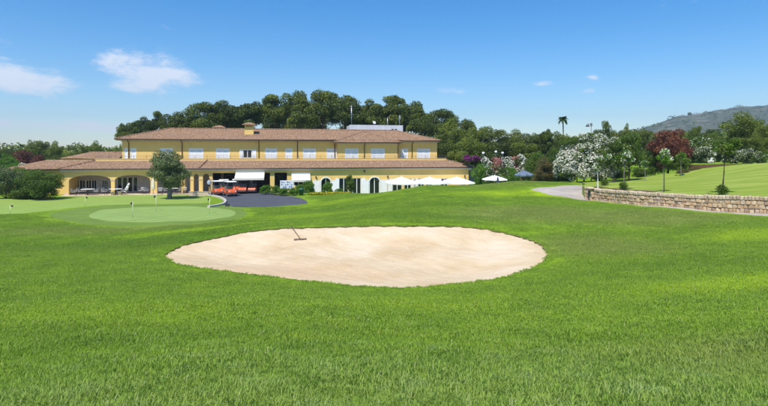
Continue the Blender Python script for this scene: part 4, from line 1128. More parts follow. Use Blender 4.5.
# low rear wing whose pale roof shows over the terrace
q0, q1 = ub(58, 13), ub(119, 13); Lr = q1 - q0
m = MB(); m.box(q0 + .4, q1 - .1, 13.4, 20, 0, 4.7); m.build('rear_wing_wall', 'stucco', club)
corr('roof_tiles', (q0, 13, 4.72), (1, 0, 0), (0, cp, sp), Lr, lambda s: max(.001, min(3.3, s)) / cp, club)
corr('roof_tiles', (q0, 13, 4.72), (0, 1, 0), (cp, 0, sp), 6.6, lambda s: max(.001, min(s, 6.6 - s)) / cp, club)
caps('ridge_tiles', (q0 + 3.3, 16.3, 4.72 + 3.3 * sl + .05), (q1, 16.3, 4.72 + 3.3 * sl + .05), club)
# end slabs hidden at the back keep the roof closed
m = MB(); m.box(pa + .2, pb - .2, 12.0, 12.2, -1, 4.7); m.build('back_wall', 'stucco', club)
plain('lamp_grey', (.16, .165, .17), .6, .1)
# ------------------------------------------------------------------ golf carts
def make_cart():
    t = thing('golf_cart', 'x', 'golf cart')
    Rz = Matrix.Rotation(PI / 2, 4, 'Z')           # prism profiles are (y, z), extruded along x
    def pr(poly, x0, x1, name, mat, par, bev=0.0):
        m = MB(); m.prism([(a, b) for a, b in poly], -x1, -x0, Rz); return m.build(name, mat, par, bev)
    # profile x runs along the cart (front = -y)
    pr([(-1.14, .30), (-1.18, .52), (-1.05, .72), (-.72, .90), (-.60, .90), (-.62, .34)], -.52, .52, 'front_cowl', 'cart_orange', t, .04)
    pr([(.05, .30), (.05, .58), (.18, .66), (1.05, .68), (1.15, .60), (1.12, .34)], -.56, .56, 'rear_body', 'cart_orange', t, .03)
    m = MB(); m.box(-.55, .55, -1.05, 1.15, .22, .30); m.box(-.50, .50, -1.22, -1.15, .26, .40); m.box(-.50, .50, 1.13, 1.22, .28, .42); m.build('chassis', 'dark_metal', t, .01)
    for x in (-1, 1):
        for y in (-.80, .78):
            m = MB(); m.tube([(x * .46, y, .235), (x * .62, y, .235)], .235, 16); w = m.build('wheel', 'rubber', t)
            m = MB(); m.tube([(x * .615, y, .235), (x * .635, y, .235)], .12, 12); m.build('rim', 'steel', w)
    m = MB(); m.box(-.50, .50, .02, .55, .66, .80); m.build('seat', 'cart_seat', t, .03)
    m = MB(); m.box(-.50, .50, .52, .62, .82, 1.22); m.build('backrest', 'cart_seat', t, .03)
    pr([(-.9, 1.80), (-.86, 1.86), (-.3, 1.91), (.5, 1.91), (1.0, 1.86), (1.04, 1.80)], -.60, .60, 'roof', 'cart_roof', t, .015)
    for x in (-.54, .54):
        m = MB(); m.tube([(x, -.72, .86), (x, -.62, 1.82)], .022, 6); m.build('roof_post', 'dark_metal', t)
        m = MB(); m.tube([(x, .70, .66), (x, .74, 1.82)], .022, 6); m.build('roof_post', 'dark_metal', t)
        m = MB(); m.lathe([(0, 0), (.06, .0), (.07, .03), (0, .035)], 10); h = m.build('headlight', 'lamp_globe', t); h.location = (x * .72, -1.13, .62); h.rotation_euler = (R(75), 0, 0)
    m = MB(); m.add([(-.52, -.72, .92), (.52, -.72, .92), (.52, -.63, 1.72), (-.52, -.63, 1.72)], [(0, 1, 2, 3)])
    ws = m.build('windscreen', 'screen', t)
    m = MB(); m.tube([(-.28, -.42, 1.02), (-.28, -.62, .85)], .02, 5)
    m.tube([(-.28 + .17 * math.cos(a), -.42 + .07 * math.sin(a), 1.02 + .15 * math.sin(a)) for a in [2 * PI * i / 12 for i in range(13)]], .014, 5, False); m.build('steering_wheel', 'rubber', t)
    m = MB(); m.box(-.45, .45, .95, 1.2, .45, .52); m.tube([(-.45, 1.1, .7), (-.45, 1.1, 1.1), (.45, 1.1, 1.1), (.45, 1.1, .7)], .015, 5); m.build('bag_rack', 'dark_metal', t)
    return t
k = NB('screen'); k.base((.12, .14, .15)); k.rough(.08, .5); k.b.inputs['Alpha'].default_value = .14; MATS['screen'] = k.m
carts = [(230.0, 195.4, 66, 34, 'foremost orange golf cart with a white roof, at the edge of the parked row'),
         (217.2, 194.6, 67.5, 30, 'orange golf cart at the left end of the parked row, beside the person in blue'),
         (223.8, 193.4, 70.5, 22, 'orange golf cart half hidden between the two front carts'),
         (236.8, 193.0, 71.5, 18, 'orange golf cart seen in the gap between the foremost cart and those under the awning'),
         (242.9, 192.8, 70.5, 12, 'orange golf cart parked under the left part of the big cream awning'),
         (252.6, 192.5, 71, 8, 'orange golf cart at the right end of the parked row under the cream awning')]
proto = make_cart()
for i, (px, py, D, rz, lab) in enumerate(carts):
    o = proto if i == 0 else copy_tree(proto)
    x = (px - 384) / 512 * D; o.location = (x, D, gz1(x, D) + .01); o.rotation_euler = (0, 0, R(rz)); tag(o, lab, 'golf cart', 'golf carts parked at the portico')

# ------------------------------------------------------------------ parasols
def make_parasol(w, hub, drop, mat, name='parasol', n=4, pole='white_paint'):
    t = thing(name, 'x', 'parasol'); r = w / 2 * (math.sqrt(2) if n == 4 else 1.0); off = PI / 4 if n == 4 else 0
    m = MB(); top = (0, 0, hub)
    for i in range(n):
        a0, a1 = off + 2 * PI * i / n, off + 2 * PI * (i + 1) / n; K = 6
        for j in range(K):
            for q in range(4):
                def P(s, f):   # s across the panel, f outward
                    x = (1 - s) * math.cos(a0) + s * math.cos(a1); y = (1 - s) * math.sin(a0) + s * math.sin(a1)
                    sag = -.10 * math.sin(PI * s) * f; z = hub - drop * (f ** 1.12) + sag
                    sh = 1 - .03 * math.sin(PI * s) * f
                    return (x * r * f * sh, y * r * f * sh, z)
                m.add([P(j / K, q / 4), P((j + 1) / K, q / 4), P((j + 1) / K, (q + 1) / 4), P(j / K, (q + 1) / 4)], [(0, 1, 2, 3)], True)
            m.add([P(j / K, 1), P((j + 1) / K, 1), tuple(Vector(P((j + 1) / K, 1)) - Vector((0, 0, .16))), tuple(Vector(P(j / K, 1)) - Vector((0, 0, .16)))], [(0, 1, 2, 3)])
    c = m.build('canopy', mat, t)
    m = MB(); m.lathe([(0, .16), (.05, .14), (.07, .04), (.05, 0)], 8, (0, 0, hub - .02)); m.build('finial', pole, c)
    m = MB(); m.tube([(0, 0, .1), (0, 0, hub)], .035, 8); m.build('pole', pole, t)
    m = MB(); m.box(-.4, .4, -.4, .4, 0, .1); m.build('base', 'pot_stone', t, .01)
    for i in range(n * 2):
        a = off + PI * i / n; rr = r if i % 2 == 0 else r * math.cos(PI / n)
        m = MB(); m.tube([(0, 0, hub - .05), (rr * .96 * math.cos(a), rr * .96 * math.sin(a), hub - drop - .06 - (.09 if i % 2 else 0))], .012, 4); m.build('rib', pole, t)
    return t
pz = make_parasol(4.0, 2.95, .78, 'canvas_white')
PZ = [(401.5, 72.3, 'leftmost of the three large white parasols along the yellow wall', 1, 12), (429.5, 73.6, 'middle one of the three large white parasols along the yellow wall', .98, 10), (457, 75.2, 'right-hand one of the three large white parasols along the yellow wall', 1.0, 12),
      (494.5, 73, 'white parasol standing apart, right of the end of the clubhouse', .70, 8)]
PARA = []
for i, (px, D, lab, s, rz) in enumerate(PZ):
    o = pz if i == 0 else copy_tree(pz); x = (px - 384) / 512 * D
    ztop = W(px, 176.7 if i < 3 else 175.2, D).z
    o.location = (x, D, ztop - 2.98 * s); o.rotation_euler = (0, 0, R(rz)); o.scale = (s, s, s); tag(o, lab, 'parasol', 'white parasols on the terrace'); PARA.append(o.location.copy())
nv = make_parasol(2.6, 2.6, .55, 'canvas_slate', n=8, pole='dark_metal'); D = 70; p = W(524, 170.2, D); nv.location = (p.x, p.y, p.z - 2.62); tag(nv, 'dark slate-blue parasol in front of the dark green shrubs', 'parasol')
def folded(name, h, mat, lab, px, ytop, D, tilt=0, patch=None, lean=(0, 0)):
    t = thing(name, lab, 'parasol'); m = MB(); n = 10
    prof = [(.03, 0), (.17, .12), (.20, .45), (.16, 1.0), (.10, 1.5), (.03, 1.75)]
    vs = [((r + .035 * (k % 2)) * math.cos(2 * PI * k / n), (r + .035 * (k % 2)) * math.sin(2 * PI * k / n), z) for r, z in prof for k in range(n)]
    m.add(vs, [(i * n + k, i * n + (k + 1) % n, (i + 1) * n + (k + 1) % n, (i + 1) * n + k) for i in range(5) for k in range(n)])
    c = m.build('canopy', mat, t); c.location = (0, 0, h - 1.75)
    m = MB(); m.tube([(0, 0, .05), (0, 0, h)], .025, 6); m.build('pole', 'dark_metal', t)
    m = MB(); m.lathe([(0, .08), (.25, .07), (.28, 0), (0, 0)], 12); m.build('base', 'pot_stone', t)
    if patch:
        m = MB(); rr = random.Random(4)
        for _ in range(9):
            a = rr.uniform(0, 2 * PI); z = rr.uniform(.15, 1.3); r0 = .225
            m.add([(r0 * math.cos(a - .35), r0 * math.sin(a - .35), z), (r0 * math.cos(a + .35), r0 * math.sin(a + .35), z + .03), (r0 * 1.02 * math.cos(a + .3), r0 * 1.02 * math.sin(a + .3), z + .17), (r0 * math.cos(a - .3), r0 * math.sin(a - .3), z + .14)], [(0, 1, 2, 3)])
        m.build('print', patch, c)
    p = W(px, ytop, D); t.location = (p.x, p.y, p.z - h - .02); t.rotation_euler = (lean[0], lean[1], 0); return t
folded('folded_parasol', 2.4, 'canvas_cream', 'folded cream parasol on the terrace just left of the olive tree', 153.2, 176.5, 66)
folded('folded_parasol', 2.4, 'canvas_navy', 'folded navy parasol in front of the lone white parasol', 497.8, 176.8, 71)
o = folded('folded_parasol', 2.1, 'canvas_white', 'folded white parasol with black print leaning by the arcade column', 131, 178.3, 67.3, patch='canvas_black', lean=(0, .42)); o.scale = (.8, .8, .62); o.location.x -= .75; o.location.z = .45

# ------------------------------------------------------------------ terrace furniture
def make_table():
    t = thing('terrace_table', 'x', 'table'); m = MB(); m.lathe([(0, .74), (.80, .74), (.82, .76), (.80, .78), (0, .78)], 20, smooth=False); m.build('tabletop', 'table_top', t)
    m = MB(); m.lathe([(.30, 0), (.28, .03), (.06, .06), (.05, .74)], 12); m.build('pedestal', 'dark_metal', t); return t
def make_chair():
    t = thing('terrace_chair', 'x', 'chair')
    m = MB(); m.box(-.27, .27, -.26, .26, .40, .47); m.build('seat', 'wicker', t, .02)
    m = MB(); m.box(-.27, .27, .22, .29, .48, .88); m.build('backrest', 'wicker', t, .02)
    for s in (-1, 1):
        m = MB(); m.box(s * .27 - .03, s * .27 + .03, -.24, .21, .62, .67); m.build('armrest', 'wicker', t)
        for y in (-.23, .24): m = MB(); m.tube([(s * .25, y, 0), (s * .25, y, .41 if y > 0 else .62)], .02, 6); m.build('leg', 'dark_metal', t)
    return t
FZ = .065
def on_terrace(px, v):
    x, y = bw(ub(px, v), v); return (x, y, FZ)
tp = make_table()
for i, (px, v, lab) in enumerate([(87.8, -.6, 'round pale terrace table in front of the row of four windows'), (115.5, -.9, 'round pale terrace table beside the first arcade column'), (172, -.9, 'round terrace table behind the trunk of the olive tree')]):
    o = tp if i == 0 else copy_tree(tp); o.location = on_terrace(px, v); tag(o, lab, 'table', 'terrace tables under the arcade')
cp_ = make_chair()
CH = [(74, -.9, 100, 'wicker chair at the far left of the terrace, next to the left pillar'), (79.5, -.3, 80, 'wicker chair on the left side of the table before the four windows'), (84.5, .9, 10, 'wicker chair behind the table before the four windows'), (96.2, -.7, -85, 'wicker chair on the right side of the table before the four windows'),
      (101.5, 1.4, 40, 'wicker chair under the small paned window'), (104.5, -.8, 75, 'wicker chair just left of the table by the first arcade column'), (108.5, 1.2, 10, 'wicker chair inside the arch behind the first arcade column'), (123.3, -1.0, -80, 'wicker chair just right of the table by the first arcade column'),
      (141, .3, -20, 'dark-legged chair left of the folded cream parasol'), (146, -.2, 60, 'chair right next to the pole of the folded cream parasol'), (160, -.8, 20, 'chair to the left of the olive trunk'), (165.5, -.2, 80, 'chair directly left of the table behind the olive trunk'),
      (178.5, -.8, -85, 'chair directly right of the table behind the olive trunk'), (184, -.3, -40, 'chair in front of the small arches, right of the olive')]
for i, (px, v, rz, lab) in enumerate(CH):
    o = cp_ if i == 0 else copy_tree(cp_); o.location = on_terrace(px, v); o.rotation_euler = (0, 0, R(rz)); tag(o, lab, 'chair', 'wicker chairs on the terrace')
def pot(px, v, lab, h=.45):
    t = thing('flower_pot', lab, 'flower pot', on_terrace(px, v)); m = MB(); m.lathe([(0, .02), (.16, .0), (.24, h - .06), (.27, h - .06), (.27, h), (.22, h), (.20, h - .08), (0, h - .08)], 12); m.build('pot', 'concrete', t)
    return t
pot(112.4, -1.3, 'pale stone pot left of the first arcade column'); pot(119.6, -1.3, 'pale stone pot under the black and white parasol')
# dark-leaved potted plant beside the cream parasol
# low wall, kerb, box
p0, p1 = hit(189, 195.8), hit(209, 195.8); lw = thing('low_wall', 'low beige plastered garden wall in front of the small arches', 'wall', p0)
d = p1 - p0; m = MB(); Mx = Matrix.Rotation(math.atan2(d.y, d.x), 4, 'Z'); m.box(0, d.length, -.12, .12, -.2, .50, Mx); m.build('wall_body', 'plaster_beige', lw); m = MB(); m.box(-.04, d.length + .04, -.16, .16, .505, .56, Mx); m.build('coping', 'curb_light', lw)
kp = catmull([tuple(hit(*p))[:2] for p in [(209.5, 196.0), (216, 197.0), (222, 199), (225.3, 201.6), (223, 204.6), (216, 206.4), (208.6, 207.6)]], 6, False)
kv, kf = [], []
for i, p in enumerate(kp):
    a = Vector(kp[max(i - 1, 0)]); b = Vector(kp[min(i + 1, len(kp) - 1)]); n_ = Vector((-(b - a).y, (b - a).x)).normalized(); z = gz1(*p)
    for off, h in ((-.14, -.2), (-.14, .17), (-.11, .20), (.11, .20), (.14, .17), (.14, -.2)): q = Vector(p) + n_ * off; kv.append((q.x, q.y, z + h))
    if i: kf += [((i - 1) * 6 + k, (i - 1) * 6 + (k + 1) % 6, i * 6 + (k + 1) % 6, i * 6 + k) for k in range(6)]
kf += [tuple(range(6)), tuple(range(len(kv) - 6, len(kv)))[::-1]]
m = MB(); m.add(kv, kf); tag(m.build('kerb', 'curb_light'), kind='structure')
p = hit(227.2, 206.3); t = thing('utility_box', 'small dark box standing on the driveway at the tip of the curved kerb', 'box', p); m = MB(); m.box(-.2, .2, -.13, .13, 0, .22); m.build('case', 'dark_metal', t, .02); m = MB(); m.box(-.22, .22, -.15, .15, .222, .25); m.build('lid', 'rubber', t)
# bin
p = W(301.3, 196, 67); z = gz1(p.x, p.y); t = thing('litter_bin', 'dark green litter bin standing in the shrubs beside the driveway', 'bin', (p.x, p.y, z)); m = MB(); m.lathe([(0, 0), (.27, 0), (.32, .75), (.34, .76), (.34, .80), (.30, .80)], 16); m.build('bin_body', 'bin_green', t)
m = MB(); m.lathe([(.345, .805), (.33, .90), (.15, .98), (0, 1.0)], 16); m.build('lid', 'bin_green', t)
# notice board
p = W(286.8, 188.5, 67.5); z = gz1(p.x, p.y); t = thing('notice_board', 'white notice board with a grid of small dark photographs among the shrubs', 'notice board', (p.x, p.y, z), R(8)); bz_ = p.z - z
m = MB(); m.box(-.86, .86, -.03, .03, bz_, bz_ + 1.06); m.build('panel', 'notice_white', t)
for s in (-.7, .7): m = MB(); m.box(s - .03, s + .03, .035, .09, 0, bz_ + 1.0); m.build('post', 'steel', t)
for i in range(6):
    for j in range(3):
        m = MB(); x = -.74 + i * .255; zz = bz_ + .1 + j * .31; m.box(x, x + .19, -.036, -.031, zz, zz + (.22 if (i + j) % 3 else .15)); m.build('notice', 'notice_blue' if (i * 2 + j) % 3 else 'plant_box', t)

# ------------------------------------------------------------------ putting green pins
def make_pin():
    t = thing('golf_pin', 'x', 'flagstick'); m = MB(); m.tube([(0, 0, -.02), (0, 0, 1.28)], .012, 6); m.build('pole', 'pin_cream', t)
    m = MB(); F_ = 6
    vs = []
    for i in range(F_ + 1):
        for z in (0, 1): vs.append((.012 + .16 * i / F_, .02 * math.sin(i * 1.4), 1.10 + z * .17 - .012 * i))
    m.add(vs, [(2 * i, 2 * i + 2, 2 * i + 3, 2 * i + 1) for i in range(F_)], True); fl = m.build('flag', 'canvas_black', t); s_ = fl.modifiers.new('thickness', 'SOLIDIFY'); s_.thickness = .006
    m = MB(); m.lathe([(0, .003), (.054, .003), (.054, .0), (0, 0)], 10); m.build('hole_cup', 'canvas_black', t)
    return t
pn = make_pin()
for i, (px, py, rz, lab) in enumerate([(132.7, 217.2, 160, 'front flagstick on the small green, left of the others'), (156, 210.6, 170, 'flagstick at the middle of the small green in line with the folded cream parasol'), (209.6, 213.3, 150, 'flagstick near the right end of the small green, in front of the curved kerb'),
                                       (10.2, 215.0, 30, 'leftmost flagstick on the large green'), (85.2, 206.6, 20, 'flagstick on the large green below the terrace windows')]):
    o = pn if i == 0 else copy_tree(pn); p = hit(px, py); o.location = p; o.rotation_euler = (0, 0, R(rz)); s = (15.5 if i < 3 else 10) * p.y / 512 / 1.28; o.scale = (1.25, 1.25, s); tag(o, lab, 'flagstick', 'flagsticks on the practice greens')

# ------------------------------------------------------------------ rake lying in the sand
def sz1(x, y): return float(sand_z(np.array([x]), np.array([y]))[0])
pa_ = hit(293.8, 240.9, sz1); pb2 = hit(306.6, 239.8, sz1); pc = (pa_ + pb2) / 2
rk = thing('bunker_rake', 'wooden rake lying in the sand near the far edge of the bunker', 'rake', (pc.x, pc.y, pc.z)); d = pb2 - pa_; Mx = Matrix.Rotation(math.atan2(d.y, d.x), 4, 'Z')
m = MB(); m.box(-d.length / 2, d.length / 2, -.025, .025, .04, .095, Mx); m.build('head', 'rake_wood', rk, .008)
for i in range(12):
    x = -d.length / 2 + d.length * (i + .5) / 12; m = MB(); m.box(x - .012, x + .012, -.012, .012, -.03, .05, Mx); m.build('tooth', 'rake_wood', rk)
he = W(291.2, 229.4, pc.y + 2.3); he.z = max(he.z, gz1(he.x, he.y) + .06)
m = MB(); m.tube([(0, 0, .09), tuple(he - pc)], .024, 8); m.build('handle', 'rake_wood', rk)

# ------------------------------------------------------------------ person beside the carts
def skinned(name, verts, edges, radii, mat, parent, root=0, sub=1):
    me = bpy.data.meshes.new(name); me.from_pydata(verts, edges, []); o = bpy.data.objects.new(name, me); COL.objects.link(o)
    sk_ = o.modifiers.new('skin', 'SKIN'); sk_.use_smooth_shade = True
    for i, r in enumerate(radii):
        sv = me.skin_vertices[0].data[i]; sv.radius = r if isinstance(r, tuple) else (r, r); sv.use_root = (i == root)
    ss = o.modifiers.new('sub', 'SUBSURF'); ss.levels = sub; ss.render_levels = sub
    bpy.context.view_layer.update()
    dg = bpy.context.evaluated_depsgraph_get(); nm = bpy.data.meshes.new_from_object(o.evaluated_get(dg)); nm.name = name
    o.modifiers.clear(); o.data = nm; nm.materials.clear(); nm.materials.append(MATS[mat]); o.parent = parent
    return o
def person(px, D, lab, rz, foot):
    x = (px - 384) / 512 * D; t = thing('person', lab, 'person', (x, D, foot), R(rz))
    J = [(0, 0, .95), (0, 0, 1.12), (0, -.01, 1.32), (0, 0, 1.47), (0, -.01, 1.56), (0, -.02, 1.66), (0, -.01, 1.74),
         (.10, 0, .90), (.11, -.03, .50), (.11, .02, .09), (.12, -.13, .035), (-.10, 0, .90), (-.12, .05, .50), (-.13, .10, .09), (-.14, -.05, .035),
         (.18, 0, 1.42), (.24, .02, 1.14), (.25, -.12, .92), (.25, -.18, .86), (-.18, 0, 1.42), (-.24, .01, 1.14), (-.20, -.20, 1.04), (-.18, -.28, 1.05)]
    E_ = [(0, 1), (1, 2), (2, 3), (3, 4), (4, 5), (5, 6), (0, 7), (7, 8), (8, 9), (9, 10), (0, 11), (11, 12), (12, 13), (13, 14), (3, 15), (15, 16), (16, 17), (17, 18), (3, 19), (19, 20), (20, 21), (21, 22)]
    Rr = [(.15, .10), (.135, .095), (.155, .105), (.09, .07), .055, (.075, .09), (.06, .075), .085, .058, .04, (.045, .03), .085, .058, .04, (.045, .03), .055, .042, .03, .028, .055, .042, .03, .028]
    skinned('body', J, E_, Rr, 'skin', t)
    k_ = [0, 1, 2, 3, 15, 16, 19, 20]; mp_ = {j: i for i, j in enumerate(k_)}
    skinned('shirt', [J[j] for j in k_], [(mp_[a], mp_[b]) for a, b in E_ if a in mp_ and b in mp_], [(.17, .12), (.155, .115), (.175, .125), (.12, .09), .075, .062, .075, .062], 'shirt_blue', t)
    k_ = [0, 7, 8, 9, 11, 12, 13]; mp_ = {j: i for i, j in enumerate(k_)}
    skinned('trousers', [J[j] for j in k_], [(mp_[a], mp_[b]) for a, b in E_ if a in mp_ and b in mp_], [(.165, .115), .10, .075, .06, .10, .075, .06], 'trousers_dark', t)
    m = MB(); m.lathe([(.0, .12), (.06, .105), (.092, .05), (.098, .0), (.085, -.05)], 12, (0, .01, 1.70)); m.build('hair', 'hair', t)
    return t
person(209.2, 65.0, 'person in a pale blue shirt and dark trousers standing left of the golf carts', 40, .55)

# ------------------------------------------------------------------ lamps
def post_lamp(px, ytop, D, lab, zb=None):
    p = W(px, ytop, D); z = gz1(p.x, p.y) if zb is None else zb; t = thing('globe_lamp', lab, 'lamp', (p.x, p.y, z)); h = p.z - z
    m = MB(); m.tube([(0, 0, 0), (0, 0, h - .4)], .05, 8); m.lathe([(.12, 0), (.12, .06), (.05, .3)], 10); m.build('pole', 'dark_metal', t)
    m = MB(); m.lathe([(.0, 0), (.12, .03), (.2, .12), (.22, .2), (.2, .3), (.12, .38), (0, .41)], 14, (0, 0, h - .41)); m.build('globe', 'lamp_globe', t)
    return t
post_lamp(483.3, 151.9, 80, 'globe lamp above the red and white oleanders, leftmost of the three'); post_lamp(495.9, 150.6, 81, 'globe lamp above the oleanders, middle of the three'); post_lamp(502.6, 151.8, 82, 'globe lamp above the oleanders, rightmost of the three')
p = W(591.2, 124, 72); z = gz1(p.x, p.y); t = thing('street_lamp', 'tall street lamp with a hanging head rising behind the white oleander', 'street lamp', (p.x, p.y, z)); h = p.z - z
m = MB(); m.tube([(0, 0, 0), (0, 0, h)], [.09, .05], 8); m.build('pole', 'lamp_grey', t); m = MB(); m.tube([(0, 0, h - .15), (-.25, 0, h + .05), (-.5, 0, h - .05)], .03, 6); m.build('arm', 'lamp_grey', t)
m = MB(); m.lathe([(0, .35), (.1, .32), (.25, .12), (.27, 0), (0, 0)], 12, (-.5, 0, h - .38)); m.build('lamp_head', 'dark_metal', t)
m = MB(); m.box(-.08, .12, -.1, .1, h - .3, h + .1); m.build('sensor_box', 'lamp_grey', t)

# ------------------------------------------------------------------ vegetation
def shell_pts(r, n, rin=.55, up=0.0):
    d = r.normal(size=(n, 3)); d /= np.linalg.norm(d, axis=1, keepdims=True)
    if up: d[:, 2] += up * r.random(n); d /= np.linalg.norm(d, axis=1, keepdims=True)
    rad = rin + (1 - rin) * r.random(n) ** .6
    return d * rad[:, None], d
def leaves(name, clumps, n, size, mat, parent, seed, aspect=.5, rin=.5, up=.25, droop=0.0, zfloor=None):
    """many small separate leaf faces spread through the volume of the clumps"""
    r = np.random.default_rng(seed); C = np.array([c[:3] for c in clumps]); S = np.array([c[3:6] for c in clumps])
    wgt = (S.prod(1)) ** (2 / 3); idx = r.choice(len(C), n, p=wgt / wgt.sum())
    q, d = shell_pts(r, n, rin, up); P = C[idx] + q * S[idx] * (1 + r.normal(0, .07, (n, 1)))
    if zfloor is not None: k_ = P[:, 2] > zfloor; P, d, idx = P[k_], d[k_], idx[k_]; n = len(P)
    nm = d * .9 + r.normal(size=(n, 3)) * .75; nm /= np.linalg.norm(nm, axis=1, keepdims=True)
    a = r.normal(size=(n, 3)); a[:, 2] -= droop; a -= (a * nm).sum(1, keepdims=True) * nm; a /= np.linalg.norm(a, axis=1, keepdims=True); b = np.cross(nm, a)
    s = size * r.uniform(.6, 1.35, (n, 1)); w = s * aspect
    V = np.stack([P - a * s * .5, P + b * w * .5 + a * s * .05, P + a * s * .5, P - b * w * .5 + a * s * .05], 1).reshape(-1, 3)
    Fq = np.arange(n * 4).reshape(n, 4)
    ct = r.random(len(C)); tone = np.clip(.6 * r.random(n) + .4 * ct[idx], 0, 1)
    return mesh_np(name, V, Fq, mat, parent, attr=np.repeat(tone, 4))
def crown_clumps(r, n, cx, cz, rx, rz, cr, flat=.8, shape='ell', jit=.25):
    out = []
    tries = 0
    while len(out) < n and tries < n * 60:
        tries += 1
        d = r.normal(size=3); d /= np.linalg.norm(d); rad = r.random() ** .4
        if shape == 'umb' and d[2] < -.25: continue
        p = np.array([d[0] * rx * rad, d[1] * rx * rad, cz + d[2] * rz * rad]); s = cr * r.uniform(.6, 1.3)
        if any(np.linalg.norm(p - np.array(o[:3])) < .55 * s for o in out): continue
        out.append((p[0] + cx, p[1], p[2], s * r.uniform(.9, 1.3), s * r.uniform(.9, 1.3), s * flat * r.uniform(.8, 1.2)))
    return out
def trunk(parent, h, r0, clumps, mat, seed, nl=9, lean=(0, 0), fork=.45, n=7, name='trunk'):
    r = random.Random(seed); m = MB(); pts = []; K = 6
    for i in range(K + 1):
        f = i / K; pts.append((lean[0] * f * f + r.uniform(-1, 1) * r0 * .6 * f, lean[1] * f * f + r.uniform(-1, 1) * r0 * .6 * f, -.25 + (h + .25) * f))
    m.tube(pts, [r0 * (1.25 if i == 0 else 1) * (1 - .72 * i / K) for i in range(K + 1)], n)
    cl = sorted(clumps, key=lambda c: r.random())[:nl]
    for c in cl:
        f = min(.96, max(fork, (c[2] / h) * r.uniform(.5, .8))); k = f * K; i = min(K - 1, int(k)); a = Vector(pts[i]).lerp(Vector(pts[i + 1]), k - i); b = Vector(c[:3])
        mid = a.lerp(b, .5) + Vector((r.uniform(-.2, .2), r.uniform(-.2, .2), -.12 * (b - a).length)); rr = r0 * (1 - .72 * f) * .55
        m.tube([a, mid, b], [rr, rr * .65, rr * .25], 5, False)
    return m.build(name, mat, parent)
def tree(name, H, Wd, seed, leafmat, barkmat, nleaf, size, ncl, cr, c0=.45, shape='ell', flat=.8, trunk_r=.2, nl=10, aspect=.5, blossom=None, rin=.45, lean=(0, 0), droop=0., up=.25):
    """tree of height H and crown width Wd; the crown starts at c0*H"""
    r = np.random.default_rng(seed); t = thing(name, 'x', 'tree'); cz = H * (1 + c0) / 2; rz = H * (1 - c0) / 2 - cr * flat * .7; rx = Wd / 2 - cr * .8
    cl = crown_clumps(r, ncl, lean[0], cz, rx, rz, cr, flat, shape)
    trunk(t, min(cz + rz * .5, H * .9), trunk_r, cl, barkmat, seed, nl, lean, max(.15, c0 * .75))
    leaves('crown', cl, nleaf, size, leafmat, t, seed + 1, aspect, rin, up, droop, zfloor=.02)
    if blossom:
        bm_, bn, bs = blossom; idx = r.permutation(len(cl))[: max(3, int(len(cl) * .75))]
        big = [tuple(cl[i][:3]) + tuple(x * 1.08 for x in cl[i][3:]) for i in idx]
        leaves('blossom', big, bn, bs, bm_, t, seed + 2, .85, .88, .55)
    return t
SIZE = {}
def reg(key, t, H, Wd): SIZE[key] = (t, H, Wd, [False])
def put(key, px, ytop, D, wpx, lab, cat='tree', group=None, rz=None, zb=None, zf=None, name=None):
    t, H, Wd, used = SIZE[key]
    o = t if not used[0] else copy_tree(t); used[0] = True
    p = W(px, ytop, D); z = (gz1(p.x, p.y) if zf is None else zf(p.x, p.y)) if zb is None else zb
    o.location = (p.x, p.y, z - .03); s = wpx * D / 512 / Wd; o.scale = (s, s, (p.z - z) / H); o.rotation_euler = (0, 0, random.uniform(0, 2 * PI) if rz is None else rz)
    tag(o, lab, cat, group); return o
for i in range(5):
    reg('pine%d' % i, tree('pine_tree', 17, 9.5, 500 + i, 'pine_leaf', 'pine_bark', 15000, .36, 34, 1.35, .40 + .05 * (i % 3), 'umb', .62, .26, 16, .42, lean=(random.uniform(-1, 1), 0)), 17, 9.5)
for i in range(4):
    reg('wood%d' % i, tree('broadleaf_tree', 12, 8, 520 + i, 'wood_leaf' if i % 2 else 'pine_leaf', 'dark_bark', 15000, .30, 46, 1.15, .12, 'ell', .85, .22, 12, .5), 12, 8)
PINES = [(128, 119.5, 96, 20, 'small dark pine at the far left end of the pine row, beyond the roof corner'), (143, 112.5, 98, 24, 'second pine from the left, above the left hip of the upper roof'), (158.5, 110.5, 99, 15, 'narrow pointed pine above the left end of the roof ridge'),
         (178, 111.5, 97, 28, 'low rounded pine behind the roof ridge, left of the taller pines'), (203, 101.5, 97, 34, 'broad umbrella pine that steps up from the low pines, left of the chimneys'), (226, 96.5, 99, 32, 'umbrella pine directly behind the small rear chimney'),
         (250, 94.8, 97, 34, 'umbrella pine directly behind the yellow chimney'), (274, 94, 100, 32, 'umbrella pine just right of the yellow chimney'), (297, 90.5, 98, 34, 'tall umbrella pine behind the middle of the roof'), (322, 89.5, 100, 32, 'tall umbrella pine left of the white rooftop enclosure'),
         (346, 88, 98, 35, 'tallest umbrella pine, behind the left end of the white rooftop enclosure'), (371, 94.5, 99, 32, 'umbrella pine behind the rooftop satellite dish'), (392, 94.5, 101, 30, 'umbrella pine behind the right end of the rooftop enclosure'), (414, 101, 98, 30, 'umbrella pine behind the right hip of the upper roof'),
         (441, 108.5, 104, 30, 'dark pine rising right of the end of the upper roof')]
for i, (px, y, D, w, lab) in enumerate(PINES): put('pine%d' % (i % 5), px, y, D, w * 1.32, lab, 'pine tree', 'pines behind the clubhouse')
